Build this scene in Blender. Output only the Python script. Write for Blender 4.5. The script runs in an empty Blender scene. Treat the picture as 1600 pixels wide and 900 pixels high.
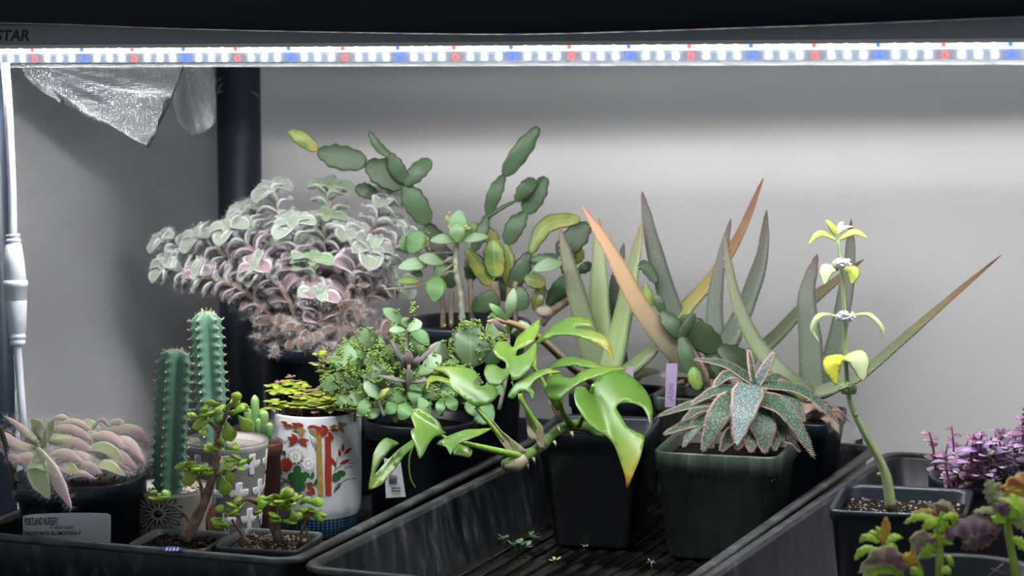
import bpy, math, random
from mathutils import Vector as V, Matrix
from mathutils.geometry import delaunay_2d_cdt

SC = bpy.context.scene
COL = SC.collection
R = random.Random(11)
pi = math.pi

# ------------------------------------------------------------------ camera
YAW, PITCH, FPX = math.radians(25), math.radians(7.7), 100 / 36 * 1600
CAM = V((0, 0, 0.53))
cam_data = bpy.data.cameras.new('camera')
cam_data.lens = 100; cam_data.sensor_width = 36; cam_data.clip_start = 0.05
cam = bpy.data.objects.new('camera', cam_data); COL.objects.link(cam)
cam.location = CAM
cam.rotation_euler = (pi / 2 - PITCH, 0, YAW)
cam_data.dof.use_dof = True
cam_data.dof.focus_distance = 2.22
cam_data.dof.aperture_fstop = 11
SC.camera = cam
_rm = cam.rotation_euler.to_matrix()
RT, UP, FW = _rm @ V((1, 0, 0)), _rm @ V((0, 1, 0)), _rm @ V((0, 0, -1))

# ------------------------------------------------------------------ light of the room, exposure
world = bpy.data.worlds.new('room_light'); SC.world = world
world.use_nodes = True
bg = world.node_tree.nodes['Background']
bg.inputs[0].default_value = (0.84, 0.92, 1.0, 1)
bg.inputs[1].default_value = 0.29
SC.view_settings.view_transform = 'Standard'
SC.view_settings.look = 'None'
SC.view_settings.gamma = 1
SC.view_settings.exposure = 0.0
SC.view_settings.use_curve_mapping = False
SC.cycles.use_denoising = True
SC.cycles.transparent_max_bounces = 16
SC.cycles.caustics_reflective = False
SC.cycles.caustics_refractive = False
LED_POWER = 1620.0

# ------------------------------------------------------------------ pixel -> place
def ray(px, py):
    return RT * ((px - 800) / FPX) + UP * ((450 - py) / FPX) + FW
def W(px, py, d):            # point at distance d along the view
    return CAM + ray(px, py) * d
def WZ(px, py, z):           # point on a level plane
    r = ray(px, py); return CAM + r * ((z - CAM.z) / r.z)
def WY(px, py, y):           # point on a plane parallel to the wall
    r = ray(px, py); return CAM + r * ((y - CAM.y) / r.y)
def WX(px, py, x):
    r = ray(px, py); return CAM + r * ((x - CAM.x) / r.x)
def depth(p): return (p - CAM).dot(FW)
def lerp(a, b, t): return a + (b - a) * t
def ss(t): t = max(0, min(1, t)); return t * t * (3 - 2 * t)

# ------------------------------------------------------------------ materials
def _nt(name):
    m = bpy.data.materials.new(name); m.use_nodes = True
    nt = m.node_tree; b = nt.nodes['Principled BSDF']
    return m, nt, b
def N(nt, t, **kw):
    n = nt.nodes.new(t)
    for k, v in kw.items():
        if k.startswith('i_'):
            k2 = k[2:]; k2 = int(k2) if k2.isdigit() else k2.replace('_', ' ')
            n.inputs[k2].default_value = v
        else: setattr(n, k, v)
    return n
def ramp(nt, fac, stops, interp='LINEAR'):
    r = N(nt, 'ShaderNodeValToRGB'); r.color_ramp.interpolation = interp
    e = r.color_ramp.elements
    while len(e) < len(stops): e.new(0.5)
    for k, (p, c) in enumerate(stops):
        e[k].position = p; e[k].color = (*c, 1) if len(c) == 3 else c
    nt.links.new(fac, r.inputs[0]); return r.outputs[0]
def mixc(nt, fac, a, b, mode='MIX'):
    n = N(nt, 'ShaderNodeMix', data_type='RGBA', blend_type=mode)
    if isinstance(fac, (int, float)): n.inputs[0].default_value = fac
    else: nt.links.new(fac, n.inputs[0])
    for k, x in ((6, a), (7, b)):
        if isinstance(x, (tuple, list)): n.inputs[k].default_value = (*x[:3], 1)
        else: nt.links.new(x, n.inputs[k])
    return n.outputs[2]
def mth(nt, op, a, b=None, c=None):
    n = N(nt, 'ShaderNodeMath', operation=op)
    for k, x in enumerate((a, b, c)):
        if x is None: continue
        if isinstance(x, (int, float)): n.inputs[k].default_value = x
        else: nt.links.new(x, n.inputs[k])
    return n.outputs[0]
def noise(nt, scale, detail=3, vec=None, rough=0.5):
    n = N(nt, 'ShaderNodeTexNoise'); n.inputs['Scale'].default_value = scale
    n.inputs['Detail'].default_value = detail; n.inputs['Roughness'].default_value = rough
    if vec is None: vec = N(nt, 'ShaderNodeTexCoord').outputs['Object']
    nt.links.new(vec, n.inputs['Vector']); return n.outputs[0]
def bump(nt, b, h, strength, dist=0.001):
    n = N(nt, 'ShaderNodeBump'); n.inputs['Strength'].default_value = strength; n.inputs['Distance'].default_value = dist
    nt.links.new(h, n.inputs['Height']); nt.links.new(n.outputs[0], b.inputs['Normal'])
def plain(name, col, rough=0.5, metal=0.0, spec=0.5, var=0.0, vscale=60, bmp=0.0, bscale=400, col2=None, emit=None):
    m, nt, b = _nt(name)
    b.inputs['Roughness'].default_value = rough; b.inputs['Metallic'].default_value = metal
    b.inputs['Specular IOR Level'].default_value = spec
    b.inputs['Base Color'].default_value = (*col, 1)
    if var or col2:
        c2 = col2 or tuple(min(1, x * (1 + var)) for x in col)
        f = noise(nt, vscale, 4)
        nt.links.new(ramp(nt, f, [(0.38, col), (0.66, c2)]), b.inputs['Base Color'])
    if bmp: bump(nt, b, noise(nt, bscale, 3), bmp)
    if emit:
        b.inputs['Emission Color'].default_value = (*emit[0], 1); b.inputs['Emission Strength'].default_value = emit[1]
    return m
def leafmat(name, stops, edge=None, edge_at=0.78, rib=None, rib_w=0.05, mott=None, mscale=120, rough=0.45, spec=0.4,
            trans=0.0, rnd=0.25, specks=None, spscale=300, sp_t=0.30, stripes=None, bmp=0.0, bscale=500, sheen=0.0):
    """u runs from the base to the tip of a leaf, v across it"""
    m, nt, b = _nt(name)
    uv = N(nt, 'ShaderNodeUVMap').outputs[0]
    sp = N(nt, 'ShaderNodeSeparateXYZ'); nt.links.new(uv, sp.inputs[0]); u, v = sp.outputs[0], sp.outputs[1]
    oc = N(nt, 'ShaderNodeTexCoord').outputs['Object']
    nz = noise(nt, 90, 3, oc)
    uu = mth(nt, 'ADD', u, mth(nt, 'MULTIPLY', mth(nt, 'SUBTRACT', nz, 0.5), 0.25))
    c = ramp(nt, uu, stops)
    e = mth(nt, 'ABSOLUTE', mth(nt, 'MULTIPLY', mth(nt, 'SUBTRACT', v, 0.5), 2.0))   # 0 on the midrib, 1 on the margin
    if mott: c = mixc(nt, ramp(nt, noise(nt, mscale, 4, oc), [(0.45, (0, 0, 0)), (0.62, (1, 1, 1))]), c, mott)
    if stripes:
        col, k, amt = stripes
        w = mth(nt, 'SINE', mth(nt, 'MULTIPLY', e, k))
        c = mixc(nt, mth(nt, 'MULTIPLY', mth(nt, 'GREATER_THAN', w, 0.35), amt), c, col)
    if rib: c = mixc(nt, ramp(nt, e, [(0.0, (1, 1, 1)), (rib_w, (0, 0, 0))]), c, rib)
    if specks:
        vo = N(nt, 'ShaderNodeTexVoronoi'); vo.inputs['Scale'].default_value = spscale; nt.links.new(oc, vo.inputs['Vector'])
        c = mixc(nt, mth(nt, 'LESS_THAN', vo.outputs[0], sp_t), c, specks)
    if edge: c = mixc(nt, ramp(nt, e, [(edge_at, (0, 0, 0)), (min(1, edge_at + 0.12), (1, 1, 1))]), c, edge)
    if rnd:
        oi = N(nt, 'ShaderNodeObjectInfo').outputs['Random']
        hs = N(nt, 'ShaderNodeHueSaturation'); nt.links.new(c, hs.inputs['Color'])
        nt.links.new(mth(nt, 'ADD', 1 - rnd, mth(nt, 'MULTIPLY', oi, 2 * rnd)), hs.inputs['Value'])
        nt.links.new(mth(nt, 'ADD', 0.5 - rnd * .06, mth(nt, 'MULTIPLY', oi, rnd * .12)), hs.inputs['Hue'])
        c = hs.outputs[0]
    nt.links.new(c, b.inputs['Base Color'])
    b.inputs['Roughness'].default_value = rough; b.inputs['Specular IOR Level'].default_value = spec
    if sheen: b.inputs['Sheen Weight'].default_value = sheen; b.inputs['Sheen Roughness'].default_value = 0.5
    if bmp: bump(nt, b, noise(nt, bscale, 3, oc), bmp)
    if trans:
        tr = N(nt, 'ShaderNodeBsdfTranslucent'); nt.links.new(c, tr.inputs[0])
        mx = N(nt, 'ShaderNodeMixShader'); mx.inputs[0].default_value = trans
        nt.links.new(b.outputs[0], mx.inputs[1]); nt.links.new(tr.outputs[0], mx.inputs[2])
        nt.links.new(mx.outputs[0], nt.nodes['Material Output'].inputs[0])
    return m

# ------------------------------------------------------------------ mesh building
ORG = {}
def spline(pts, n):
    """n+1 points along a Catmull-Rom curve"""
    P = [V(p) for p in pts]
    if len(P) == 2: return [P[0].lerp(P[1], k / n) for k in range(n + 1)]
    out = []; L = len(P) - 1
    for k in range(n + 1):
        t = k / n * L; i = min(int(t), L - 1); t -= i
        p0 = P[i - 1] if i > 0 else P[0] * 2 - P[1]
        p3 = P[i + 2] if i + 2 <= L else P[L] * 2 - P[L - 1]
        p1, p2 = P[i], P[i + 1]
        out.append(0.5 * ((2 * p1) + (p2 - p0) * t + (2 * p0 - 5 * p1 + 4 * p2 - p3) * t * t + (3 * p1 - p0 - 3 * p2 + p3) * t ** 3))
    return out
def tangents(c):
    n = len(c) - 1; T = []
    for k in range(n + 1):
        t = c[min(k + 1, n)] - c[max(k - 1, 0)]
        T.append(t.normalized() if t.length > 1e-9 else V((0, 0, 1)))
    return T
def prof(p, s):
    """value of a piecewise profile [(s, value), ...] at s, or of a function, or a constant"""
    if callable(p): return p(s)
    if isinstance(p, (int, float)): return p
    for (a, x), (b, y) in zip(p, p[1:]):
        if s <= b: return x + (y - x) * ss((s - a) / (b - a)) if b > a else y
    return p[-1][1]
OVATE = [(0, .22), (.12, .62), (.4, 1), (.65, .86), (.87, .45), (1, .04)]
LANCE = [(0, .9), (.15, 1), (.45, .82), (.8, .42), (1, .05)]
OBOV = [(0, .12), (.2, .4), (.6, 1), (.8, .92), (.93, .55), (1, .1)]
ELLIP = [(0, .15), (.1, .55), (.35, .95), (.55, 1), (.8, .8), (.93, .45), (1, .08)]

class MB:
    def __init__(s): s.v, s.f, s.uv = [], [], []
    def _ring(s, pts, u):
        i0 = len(s.v); n = len(pts)
        for k, p in enumerate(pts): s.v.append(p); s.uv.append((u, k / n))
        return i0
    def tube(s, pts, rad, m=8, n=None, cap=True, ellip=None):
        c = spline(pts, n or max(1, (len(pts) - 1) * 4)); T = tangents(c); L = len(c) - 1
        h = V((0, 0, 1)) if abs(T[0].z) < .9 else V((1, 0, 0))
        A = (h - T[0] * h.dot(T[0])).normalized(); st = []
        for k in range(L + 1):
            A = (A - T[k] * A.dot(T[k])).normalized(); B = T[k].cross(A); r = prof(rad, k / L)
            st.append(s._ring([c[k] + A * (r * math.cos(2 * pi * j / m)) + B * (r * math.sin(2 * pi * j / m)) for j in range(m)], k / L))
        s._skin(st, m, cap); return s
    def _skin(s, st, m, cap=True):
        for a, b in zip(st, st[1:]):
            for j in range(m):
                j2 = (j + 1) % m; s.f.append((a + j, a + j2, b + j2, b + j))
        if cap:
            s.f.append(tuple(st[0] + j for j in reversed(range(m)))); s.f.append(tuple(st[-1] + j for j in range(m)))
    def blade(s, pts, w, t, nrm, cup=0.0, n=10, m=8, wav=None, wprof=OVATE, tprof=None, ruf=None, twist=0.0):
        """leaf: closed lens-shaped section swept along pts; cup lifts the margins along the normal"""
        c = spline(pts, n); T = tangents(c); nrm = V(nrm); st = []
        for k in range(n + 1):
            q = k / n
            S = T[k].cross(nrm)
            if S.length < 1e-5: S = T[k].cross(V((.31, .9, .2)))
            S.normalize(); Nn = S.cross(T[k]).normalized()
            if twist:
                a = twist * q; S, Nn = S * math.cos(a) + Nn * math.sin(a), Nn * math.cos(a) - S * math.sin(a)
            ww = w * .5 * prof(wprof, q); tt = t * .5 * prof(tprof or [(0, 1), (.7, .8), (1, .15)], q)
            if wav: ww *= 1 + wav[0] * math.sin(wav[1] * 2 * pi * q)
            cu = prof(cup, q); pts_ = []
            i0 = len(s.v)
            for j in range(m):
                a = 2 * pi * j / m; x = math.cos(a)
                off = cu * ww * x * x
                if ruf: off += ruf[0] * abs(x) ** 1.5 * math.sin(ruf[1] * 2 * pi * q + (0 if x > 0 else ruf[2]))
                s.v.append(c[k] + S * (ww * x) + Nn * (tt * math.sin(a) + off)); s.uv.append((q, .5 + .5 * x))
            st.append(i0)
        s._skin(st, m); return s
    def lathe(s, prf, o, m=40, ax=None, closed=False):
        """surface of revolution about the vertical through o; prf = [(radius, height), ...]"""
        o = V(o); st = []; L = len(prf) - 1
        for k, (r, z) in enumerate(prf):
            st.append(s._ring([o + V((r * math.cos(2 * pi * j / m), r * math.sin(2 * pi * j / m), z)) for j in range(m)], k / L))
        if closed: st.append(st[0])
        s._skin(st, m, not closed); return s
    def loops(s, rings, cap=True):
        m = len(rings[0]); st = [s._ring(r, k / max(1, len(rings) - 1)) for k, r in enumerate(rings)]
        s._skin(st, m, cap); return s
    def box(s, c, d, rot=0.0, M3=None):
        c = V(c); q = M3 or Matrix.Rotation(rot, 3, 'Z'); i = len(s.v)
        for x in (-1, 1):
            for y in (-1, 1):
                for z in (-1, 1): s.v.append(c + q @ V((x * d[0] / 2, y * d[1] / 2, z * d[2] / 2))); s.uv.append(((x + 1) / 2, (z + 1) / 2))
        for f in ((0, 1, 3, 2), (4, 6, 7, 5), (0, 4, 5, 1), (2, 3, 7, 6), (0, 2, 6, 4), (1, 5, 7, 3)): s.f.append(tuple(i + k for k in f))
        return s
    def ball(s, c, r, m=6, n=4, sc=(1, 1, 1), M3=None):
        c = V(c); st = []
        for k in range(n + 1):
            a = pi * (k + .15) / (n + .3); z, rr = -math.cos(a), math.sin(a); pts = []
            for j in range(m):
                p = V((rr * math.cos(2 * pi * j / m) * sc[0], rr * math.sin(2 * pi * j / m) * sc[1], z * sc[2])) * r
                pts.append(c + (M3 @ p if M3 else p))
            st.append(s._ring(pts, k / n))
        s._skin(st, m); return s
    def spike(s, p, d, r, m=3):
        """thin cone from p along d"""
        p, d = V(p), V(d); a = d.cross(V((.3, .5, .8))).normalized(); b = d.normalized().cross(a); i = len(s.v)
        for j in range(m): s.v.append(p + a * (r * math.cos(2 * pi * j / m)) + b * (r * math.sin(2 * pi * j / m))); s.uv.append((0, j / m))
        s.v.append(p + d); s.uv.append((1, .5))
        for j in range(m): s.f.append((i + j, i + (j + 1) % m, i + m))
    def hair(s, p, d, bend, r):
        """fine fibre: a bent sliver"""
        p, d = V(p), V(d); a = d.cross(FW + V((.2, .1, .3)))
        a = a.normalized() * r; q = p + d * .55 + bend * .3; e = p + d + bend; i = len(s.v)
        for x, u in ((p - a, 0), (p + a, 0), (q + a * .8, .5), (q - a * .8, .5), (e, 1)): s.v.append(x); s.uv.append((u, .5))
        s.f.append((i, i + 1, i + 2, i + 3)); s.f.append((i + 3, i + 2, i + 4))
    def sheet(s, outline, dfun, thick, step=6.0, uvf=None, place=None):
        """leaf or print with the given outline; dfun(x, y) places a point of it in depth; both faces and the edge are built"""
        pts = [V((x, y)) for x, y in outline]; n0 = len(pts)
        xs = [p[0] for p in pts]; ys = [p[1] for p in pts]
        def inside(x, y):
            c = False; j = n0 - 1
            for i in range(n0):
                if (pts[i][1] > y) != (pts[j][1] > y) and x < (pts[j][0] - pts[i][0]) * (y - pts[i][1]) / (pts[j][1] - pts[i][1]) + pts[i][0]: c = not c
                j = i
            return c
        if step:
            y = min(ys) + step / 2; row = 0
            while y < max(ys):
                x = min(xs) + step * (.5 if row % 2 else 1)
                while x < max(xs):
                    if inside(x, y) and min(((pts[i] - V((x, y))).length) for i in range(n0)) > step * .45: pts.append(V((x, y)))
                    x += step
                y += step * .87; row += 1
        vv, _, ff, _, _, _ = delaunay_2d_cdt([V((p[0], p[1])) for p in pts], [(i, (i + 1) % n0) for i in range(n0)], [list(range(n0))], 1, 1e-4)
        pl = place or (lambda x, y: W(x, y, dfun(x, y)))
        P3 = [pl(p[0], p[1]) for p in vv]
        nr = [V() for _ in P3]
        for f in ff:
            a = (P3[f[1]] - P3[f[0]]).cross(P3[f[2]] - P3[f[0]])
            for k in f: nr[k] += a
        ec = {}
        for f in ff:
            for k in range(len(f)): e = (f[k], f[(k + 1) % len(f)]); ec[e] = 1
        i0 = len(s.v); n = len(P3)
        for sg in (1, -1):
            for k, p in enumerate(P3):
                d = nr[k].normalized() if nr[k].length > 0 else V((0, 0, 1))
                s.v.append(p + d * (sg * thick / 2)); s.uv.append(uvf(vv[k][0], vv[k][1]) if uvf else (.5, .5))
        for f in ff:
            s.f.append(tuple(i0 + k for k in f)); s.f.append(tuple(i0 + n + k for k in reversed(f)))
        for (a, b) in ec:
            if (b, a) not in ec: s.f.append((i0 + b, i0 + a, i0 + n + a, i0 + n + b))
        return s
    def build(s, name, mat, parent=None, origin=None, smooth=True, kind=None, label=None):
        if parent is not None: o3 = ORG[parent]
        elif origin is not None: o3 = V(origin)
        else:
            n = len(s.v); o3 = V((sum(p[0] for p in s.v) / n, sum(p[1] for p in s.v) / n, min(p[2] for p in s.v)))
        me = bpy.data.meshes.new(name)
        me.from_pydata([tuple(p - o3) for p in s.v], [], s.f)
        ul = me.uv_layers.new(name='UVMap')
        li = [0] * len(me.loops); me.loops.foreach_get('vertex_index', li)
        ul.data.foreach_set('uv', [x for k in li for x in s.uv[k]])
        if smooth: me.polygons.foreach_set('use_smooth', [True] * len(me.polygons))
        me.materials.append(mat); me.update()
        o = bpy.data.objects.new(name, me); COL.objects.link(o)
        if parent is not None: o.parent = parent
        else: o.location = o3
        ORG[o] = o3
        if kind: o['kind'] = kind
        if label: o['label'] = label
        return o
def bevel(o, w=0.001, seg=2):
    b = o.modifiers.new('bevel', 'BEVEL'); b.width = w; b.segments = seg; b.limit_method = 'ANGLE'; return o
def thing(name, loc, label, cat, group=None):
    o = bpy.data.objects.new(name, None); COL.objects.link(o); o.location = loc; o.empty_display_size = .02
    ORG[o] = V(loc); o['label'] = label; o['category'] = cat
    if group: o['group'] = group
    return o
def tag(o, label, cat, group=None, kind=None):
    o['label'] = label; o['category'] = cat
    if group: o['group'] = group
    if kind: o['kind'] = kind
    return o
def text_mesh(txt, size, place, mat, name, parent, bold=0.0, shear=0.0):
    """flat lettering: place(x, y) puts a point of the text plane on its surface"""
    cu = bpy.data.curves.new('lettering', 'FONT'); cu.body = txt; cu.size = size; cu.shear = shear; cu.offset = bold; cu.resolution_u = 3
    ob = bpy.data.objects.new('lettering', cu); COL.objects.link(ob)
    me = bpy.data.meshes.new_from_object(ob.evaluated_get(bpy.context.evaluated_depsgraph_get()))
    mb = MB()
    for v in me.vertices: mb.v.append(place(v.co.x, v.co.y)); mb.uv.append((.5, .5))
    mb.f = [tuple(p.vertices) for p in me.polygons]
    bpy.data.objects.remove(ob); bpy.data.meshes.remove(me); bpy.data.curves.remove(cu)
    return mb.build(name, mat, parent, smooth=False, kind=None)

# ================================================================== the setting
WALL_Y = 2.46; SIDE_X = -1.41
m_black = plain('black_plastic', (.006, .007, .010), .38, spec=.5, var=.6, vscale=40)
m_blackd = plain('dusty_black_plastic', (.012, .013, .015), .45, col2=(.055, .058, .062), vscale=55, bmp=.15)
# painted plaster wall
m_wall, nt, b = _nt('cream_plaster')
f = noise(nt, 6, 4)
nt.links.new(ramp(nt, f, [(.3, (.75, .735, .725)), (.7, (.81, .795, .785))]), b.inputs['Base Color'])
b.inputs['Roughness'].default_value = .95; b.inputs['Specular IOR Level'].default_value = .05
h = mth(nt, 'ADD', noise(nt, 160, 5), mth(nt, 'MULTIPLY', noise(nt, 28, 3), 1.6))
bump(nt, b, h, .28, .0012)
wall = MB().box((-.3, WALL_Y + .03, .35), (2.6, .06, 1.5)).build('wall_back', m_wall, smooth=False); wall['kind'] = 'structure'
shelf = MB().box((-.45, 2.05, -.02), (2.1, .78, .03)).build('floor', plain('black_shelf', (.006, .006, .007), .6), smooth=False); shelf['kind'] = 'structure'

# ---- reflective side sheet with fine diamond embossing
def foil(name, base, rough, sc=300, st=.9):
    m, nt, b = _nt(name)
    uvn = N(nt, 'ShaderNodeUVMap').outputs[0]
    sp = N(nt, 'ShaderNodeSeparateXYZ'); nt.links.new(uvn, sp.inputs[0])
    a = mth(nt, 'SINE', mth(nt, 'MULTIPLY', mth(nt, 'ADD', sp.outputs[0], sp.outputs[1]), sc * 6.283))
    c = mth(nt, 'SINE', mth(nt, 'MULTIPLY', mth(nt, 'SUBTRACT', sp.outputs[0], sp.outputs[1]), sc * 6.283))
    g = mth(nt, 'MULTIPLY', a, c)
    bump(nt, b, mth(nt, 'ADD', g, mth(nt, 'MULTIPLY', noise(nt, 12, 3), 3.0)), st, .0006)
    b.inputs['Metallic'].default_value = 1.0; b.inputs['Roughness'].default_value = rough
    nt.links.new(ramp(nt, noise(nt, 9, 3), [(.3, tuple(x * .88 for x in base)), (.7, base)]), b.inputs['Base Color'])
    return m
m_foil = foil('embossed_foil', (.68, .69, .71), .42)
m_foil2 = foil('bright_foil', (.80, .82, .86), .14)
mb = MB(); ny, nz = 24, 30; rows = []
for k in range(2):
    for i in range(nz + 1):
        for j in range(ny + 1):
            y = 1.80 + j / ny * .60; z = .0 + i / nz * .62
            x = SIDE_X - .028 + .0035 * math.sin(y * 31 + z * 9) + .0025 * math.sin(z * 23 - y * 11) - k * .0006
            mb.v.append(V((x, y, z))); mb.uv.append((y, z))
st_ = (nz + 1) * (ny + 1)
for i in range(nz):
    for j in range(ny):
        q = i * (ny + 1) + j; fc = (q, q + 1, q + ny + 2, q + ny + 1); mb.f.append(fc); mb.f.append(tuple(st_ + x for x in reversed(fc)))
tag(mb.build('foil_sheet', m_foil), 'large silver embossed foil sheet hung along the side behind the white cord', 'foil')

# ---- black rack posts
def post(name, x, y, r, label, z1=.62):
    t = thing(name, (x, y, 0), label, 'post')
    MB().lathe([(r * .99, .0), (r, .004), (r, z1)], (x, y, 0), 28).build('pole', plain('post_black', (.013, .018, .032), .42, var=.5, vscale=25), t)
    return t
pb = WX(372, 300, SIDE_X)
PBX, PBY = pb.x + .002, pb.y
back_post = post('rack_post', PBX, PBY, .0215, 'thick black upright post in the corner beside the cream wall')
MB().lathe([(.0222, .405), (.0234, .408), (.0236, .445), (.0222, .448)], (PBX, PBY, 0), 28).build('sleeve', plain('sleeve_black', (.02, .022, .028), .3), back_post)
pf = WX(3, 500, SIDE_X)
post('rack_post', pf.x + .004, pf.y - .012, .013, 'slim black upright post at the left edge of the foil sheet')

# ---- foil flaps hanging from above
def flap(name, pts, dz, label, mat, seg=26, trim=None, amp=.006, fq=5.0):
    """crumpled foil: outline in the plane of the side, folds run from the top corner"""
    t = thing(name, W(*pts[0], dz), label, 'foil')
    cx, cy = pts[0]
    def df(x, y):
        a = math.atan2(y - cy, x - cx)
        rr = math.hypot(x - cx, y - cy)
        return dz + amp * math.sin(a * fq * 3 + rr * .01) * min(1, rr / 120) + .0004 * (x - cx)
    MB().sheet(pts, df, .0008, 7.0, uvf=lambda x, y: (x * .0006, y * .0006)).build('foil_face', mat, t)
    if trim:
        MB().tube([W(x, y, df(x, y) - .002) for x, y in trim], .0016, 6, 10).build('dark_edge', m_black, t)
    return t
flap('foil_flap', [(22, 80), (60, 80), (120, 80), (200, 80), (292, 80), (278, 125), (262, 165), (245, 205), (230, 228), (205, 216), (170, 195), (140, 185), (100, 165), (62, 142), (38, 118)], 2.40,
     'crinkled bright foil flap folded to a point below the light bar', m_foil2, trim=[(292, 84), (262, 163), (230, 229)])
flap('foil_flap', [(292, 70), (336, 70), (337, 120), (337, 190), (322, 207), (300, 212), (278, 190), (268, 160)], 2.56,
     'small crumpled foil corner tucked against the thick black post', m_foil2, amp=.010, fq=3)
m_clear, nt, b = _nt('clear_film')
b.inputs['Base Color'].default_value = (.9, .93, .97, 1); b.inputs['Roughness'].default_value = .12
tr = N(nt, 'ShaderNodeBsdfTransparent'); mx = N(nt, 'ShaderNodeMixShader'); mx.inputs[0].default_value = .22
nt.links.new(tr.outputs[0], mx.inputs[1]); nt.links.new(b.outputs[0], mx.inputs[2]); nt.links.new(mx.outputs[0], nt.nodes['Material Output'].inputs[0])
mb = MB(); dpost = depth(pb)
fo = [(322, 142), (334, 112), (350, 104), (362, 116), (378, 124), (392, 112), (404, 108), (406, 150), (404, 172), (390, 160), (366, 152), (345, 148)]
mb.sheet(fo, lambda x, y: dpost - .026 + .006 * math.sin(x * .35) * math.cos(y * .23) + abs(x - 372) * .0002, .0004, 5)
for a, c in (((322, 142), (352, 116)), ((352, 116), (404, 150)), ((352, 116), (400, 100)), ((352, 116), (340, 146)), ((340, 146), (364, 134))):
    mb.tube([W(*a, dpost - .030), W(*c, dpost - .031)], .0006, 4, 3)
tag(mb.build('clear_film_wrap', m_clear), 'wrinkled scrap of clear film around the top of the thick black post', 'film')

# ================================================================== light bar
BY = 1.93
def barz(x, dz=0):                 # the bar hangs slightly higher on the right
    return .4212 + (x + .93) * .0265 + dz
BX0, BX1 = -1.395, -.36
def extrude(mb, prf, x0=BX0, x1=BX1, n=1):
    rings = []
    for k in range(n + 1):
        x = lerp(x0, x1, k / n); rings.append([V((x, BY + y, barz(x, z))) for y, z in (prf(x) if callable(prf) else prf)])
    mb.loops(rings); return mb
bar = thing('light_bar', (-.93, BY, .40), 'long LED grow light bar glowing white with blue and red diodes across the top', 'light')
m_alu = plain('grey_housing', (.22, .225, .24), .45, spec=.3, var=.1)
m_led_w = plain('led_white', (1, 1, 1), .3, emit=((.92, .96, 1.0), 12))
m_led_b = plain('led_blue', (.02, .05, .9), .3, emit=((.02, .06, 1.0), 9))
m_led_r = plain('led_red', (.9, .1, .08), .3, emit=((1.0, .06, .05), 6))
m_strip, nt, b = _nt('lit_strip'); b.inputs['Emission Color'].default_value = (.98, .97, .965, 1); b.inputs['Emission Strength'].default_value = LED_POWER
m_down, nt, b = _nt('lit_down'); b.inputs['Emission Color'].default_value = (.98, .97, .965, 1); b.inputs['Emission Strength'].default_value = LED_POWER * .085
m_refl_glow, nt, b = _nt('reflection_glow'); b.inputs['Emission Color'].default_value = (.90, .95, 1, 1); b.inputs['Emission Strength'].default_value = 6.5  # glow stands in for the diodes mirrored in the front reflector
m_board_glow = plain('led_board', (.55, .60, .68), .4, emit=((.70, .84, 1.0), .30))  # faint emission stands in for diode light falling on board and reflector
m_cover, nt, b = _nt('clear_cover')
b.inputs['Base Color'].default_value = (.8, .85, .9, 1); b.inputs['Roughness'].default_value = .15
tr = N(nt, 'ShaderNodeBsdfTransparent'); tr.inputs[0].default_value = (.865, .865, .865, 1); mx = N(nt, 'ShaderNodeMixShader'); mx.inputs[0].default_value = .10
nt.links.new(tr.outputs[0], mx.inputs[1]); nt.links.new(b.outputs[0], mx.inputs[2]); nt.links.new(mx.outputs[0], nt.nodes['Material Output'].inputs[0])
# section (y towards the wall, z up) : closed housing with a rear wing that cuts the light off above the wall's bright band
def CUT(x): return math.tan(math.radians(lerp(13.6, 10.7, (x + 1.35) / .65)))
def LOW(x): return math.tan(math.radians(lerp(18.8, 16.4, (x + 1.35) / .65)))
SY, SZ = .006, .0015               # rear strip
LY = .058                          # where the rear wing ends
extrude(MB(), lambda x: [(-.0165, .0035), (-.0175, .022), (-.012, .027), (.012, .027), (LY, SZ - (LY - SY) * CUT(x) + .0012), (LY, SZ - (LY - SY) * CUT(x)), (.010, .006), (-.006, .006)], n=12).build('housing', m_alu, bar, smooth=False)
extrude(MB(), [(-.0172, .0035), (-.0172, .0065), (-.0160, .0065), (-.0160, .0035)]).build('lower_lip', plain('warm_lip', (.55, .51, .46), .4), bar, smooth=False)
extrude(MB(), [(-.0150, -.001), (-.0148, .0034), (-.006, .0034), (-.006, -.0055), (-.0085, -.0055)]).build('front_reflector', m_board_glow, bar, smooth=False)
extrude(MB(), [(-.0156, -.0004), (-.0154, .0030), (-.0151, .0030), (-.0153, -.0004)]).build('front_reflection_glow', m_refl_glow, bar, smooth=False)
extrude(MB(), [(-.0125, -.0082), (-.0120, -.0012), (-.0112, -.0012), (-.0117, -.0082)]).build('led_board', m_board_glow, bar, smooth=False)
for dz_, wk in ((0, .55),): extrude(MB(), [(SY, SZ + dz_), (SY + .0012 * wk, SZ + dz_ - .0003 * wk), (SY + .0010 * wk, SZ + dz_ - .0012 * wk), (SY - .0002, SZ + dz_ - .0009 * wk)]).build('lit_rear_strip', m_strip, bar, smooth=False)
extrude(MB(), [(-.004, -.0058), (.004, -.0058), (.004, -.0066), (-.004, -.0066)]).build('lit_down_strip', m_down, bar, smooth=False)
extrude(MB(), [(-.005, .0055), (.005, .0055), (.0045, -.0055), (-.0055, -.0055)]).build('core', m_board_glow, bar, smooth=False)
# clear trough below: starts under the gap that makes the brighter band
def cover(x):
    cv = [(-.0170, .0030), (-.0165, -.006), (-.0120, -.0105), (.0, -.0125), (.030, -.0135), (LY - .010, SZ - (LY - .010 - SY) * LOW(x))]
    return cv + [(y * .985, z + .0006) for y, z in reversed(cv)]
extrude(MB(), cover, n=12).build('clear_cover', m_cover, bar, smooth=False)
# diodes: every eighth is blue, every eighth red, the rest white
led_me = {}
nled = 0; x = BX0 + .006; pitch = .0118
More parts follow.
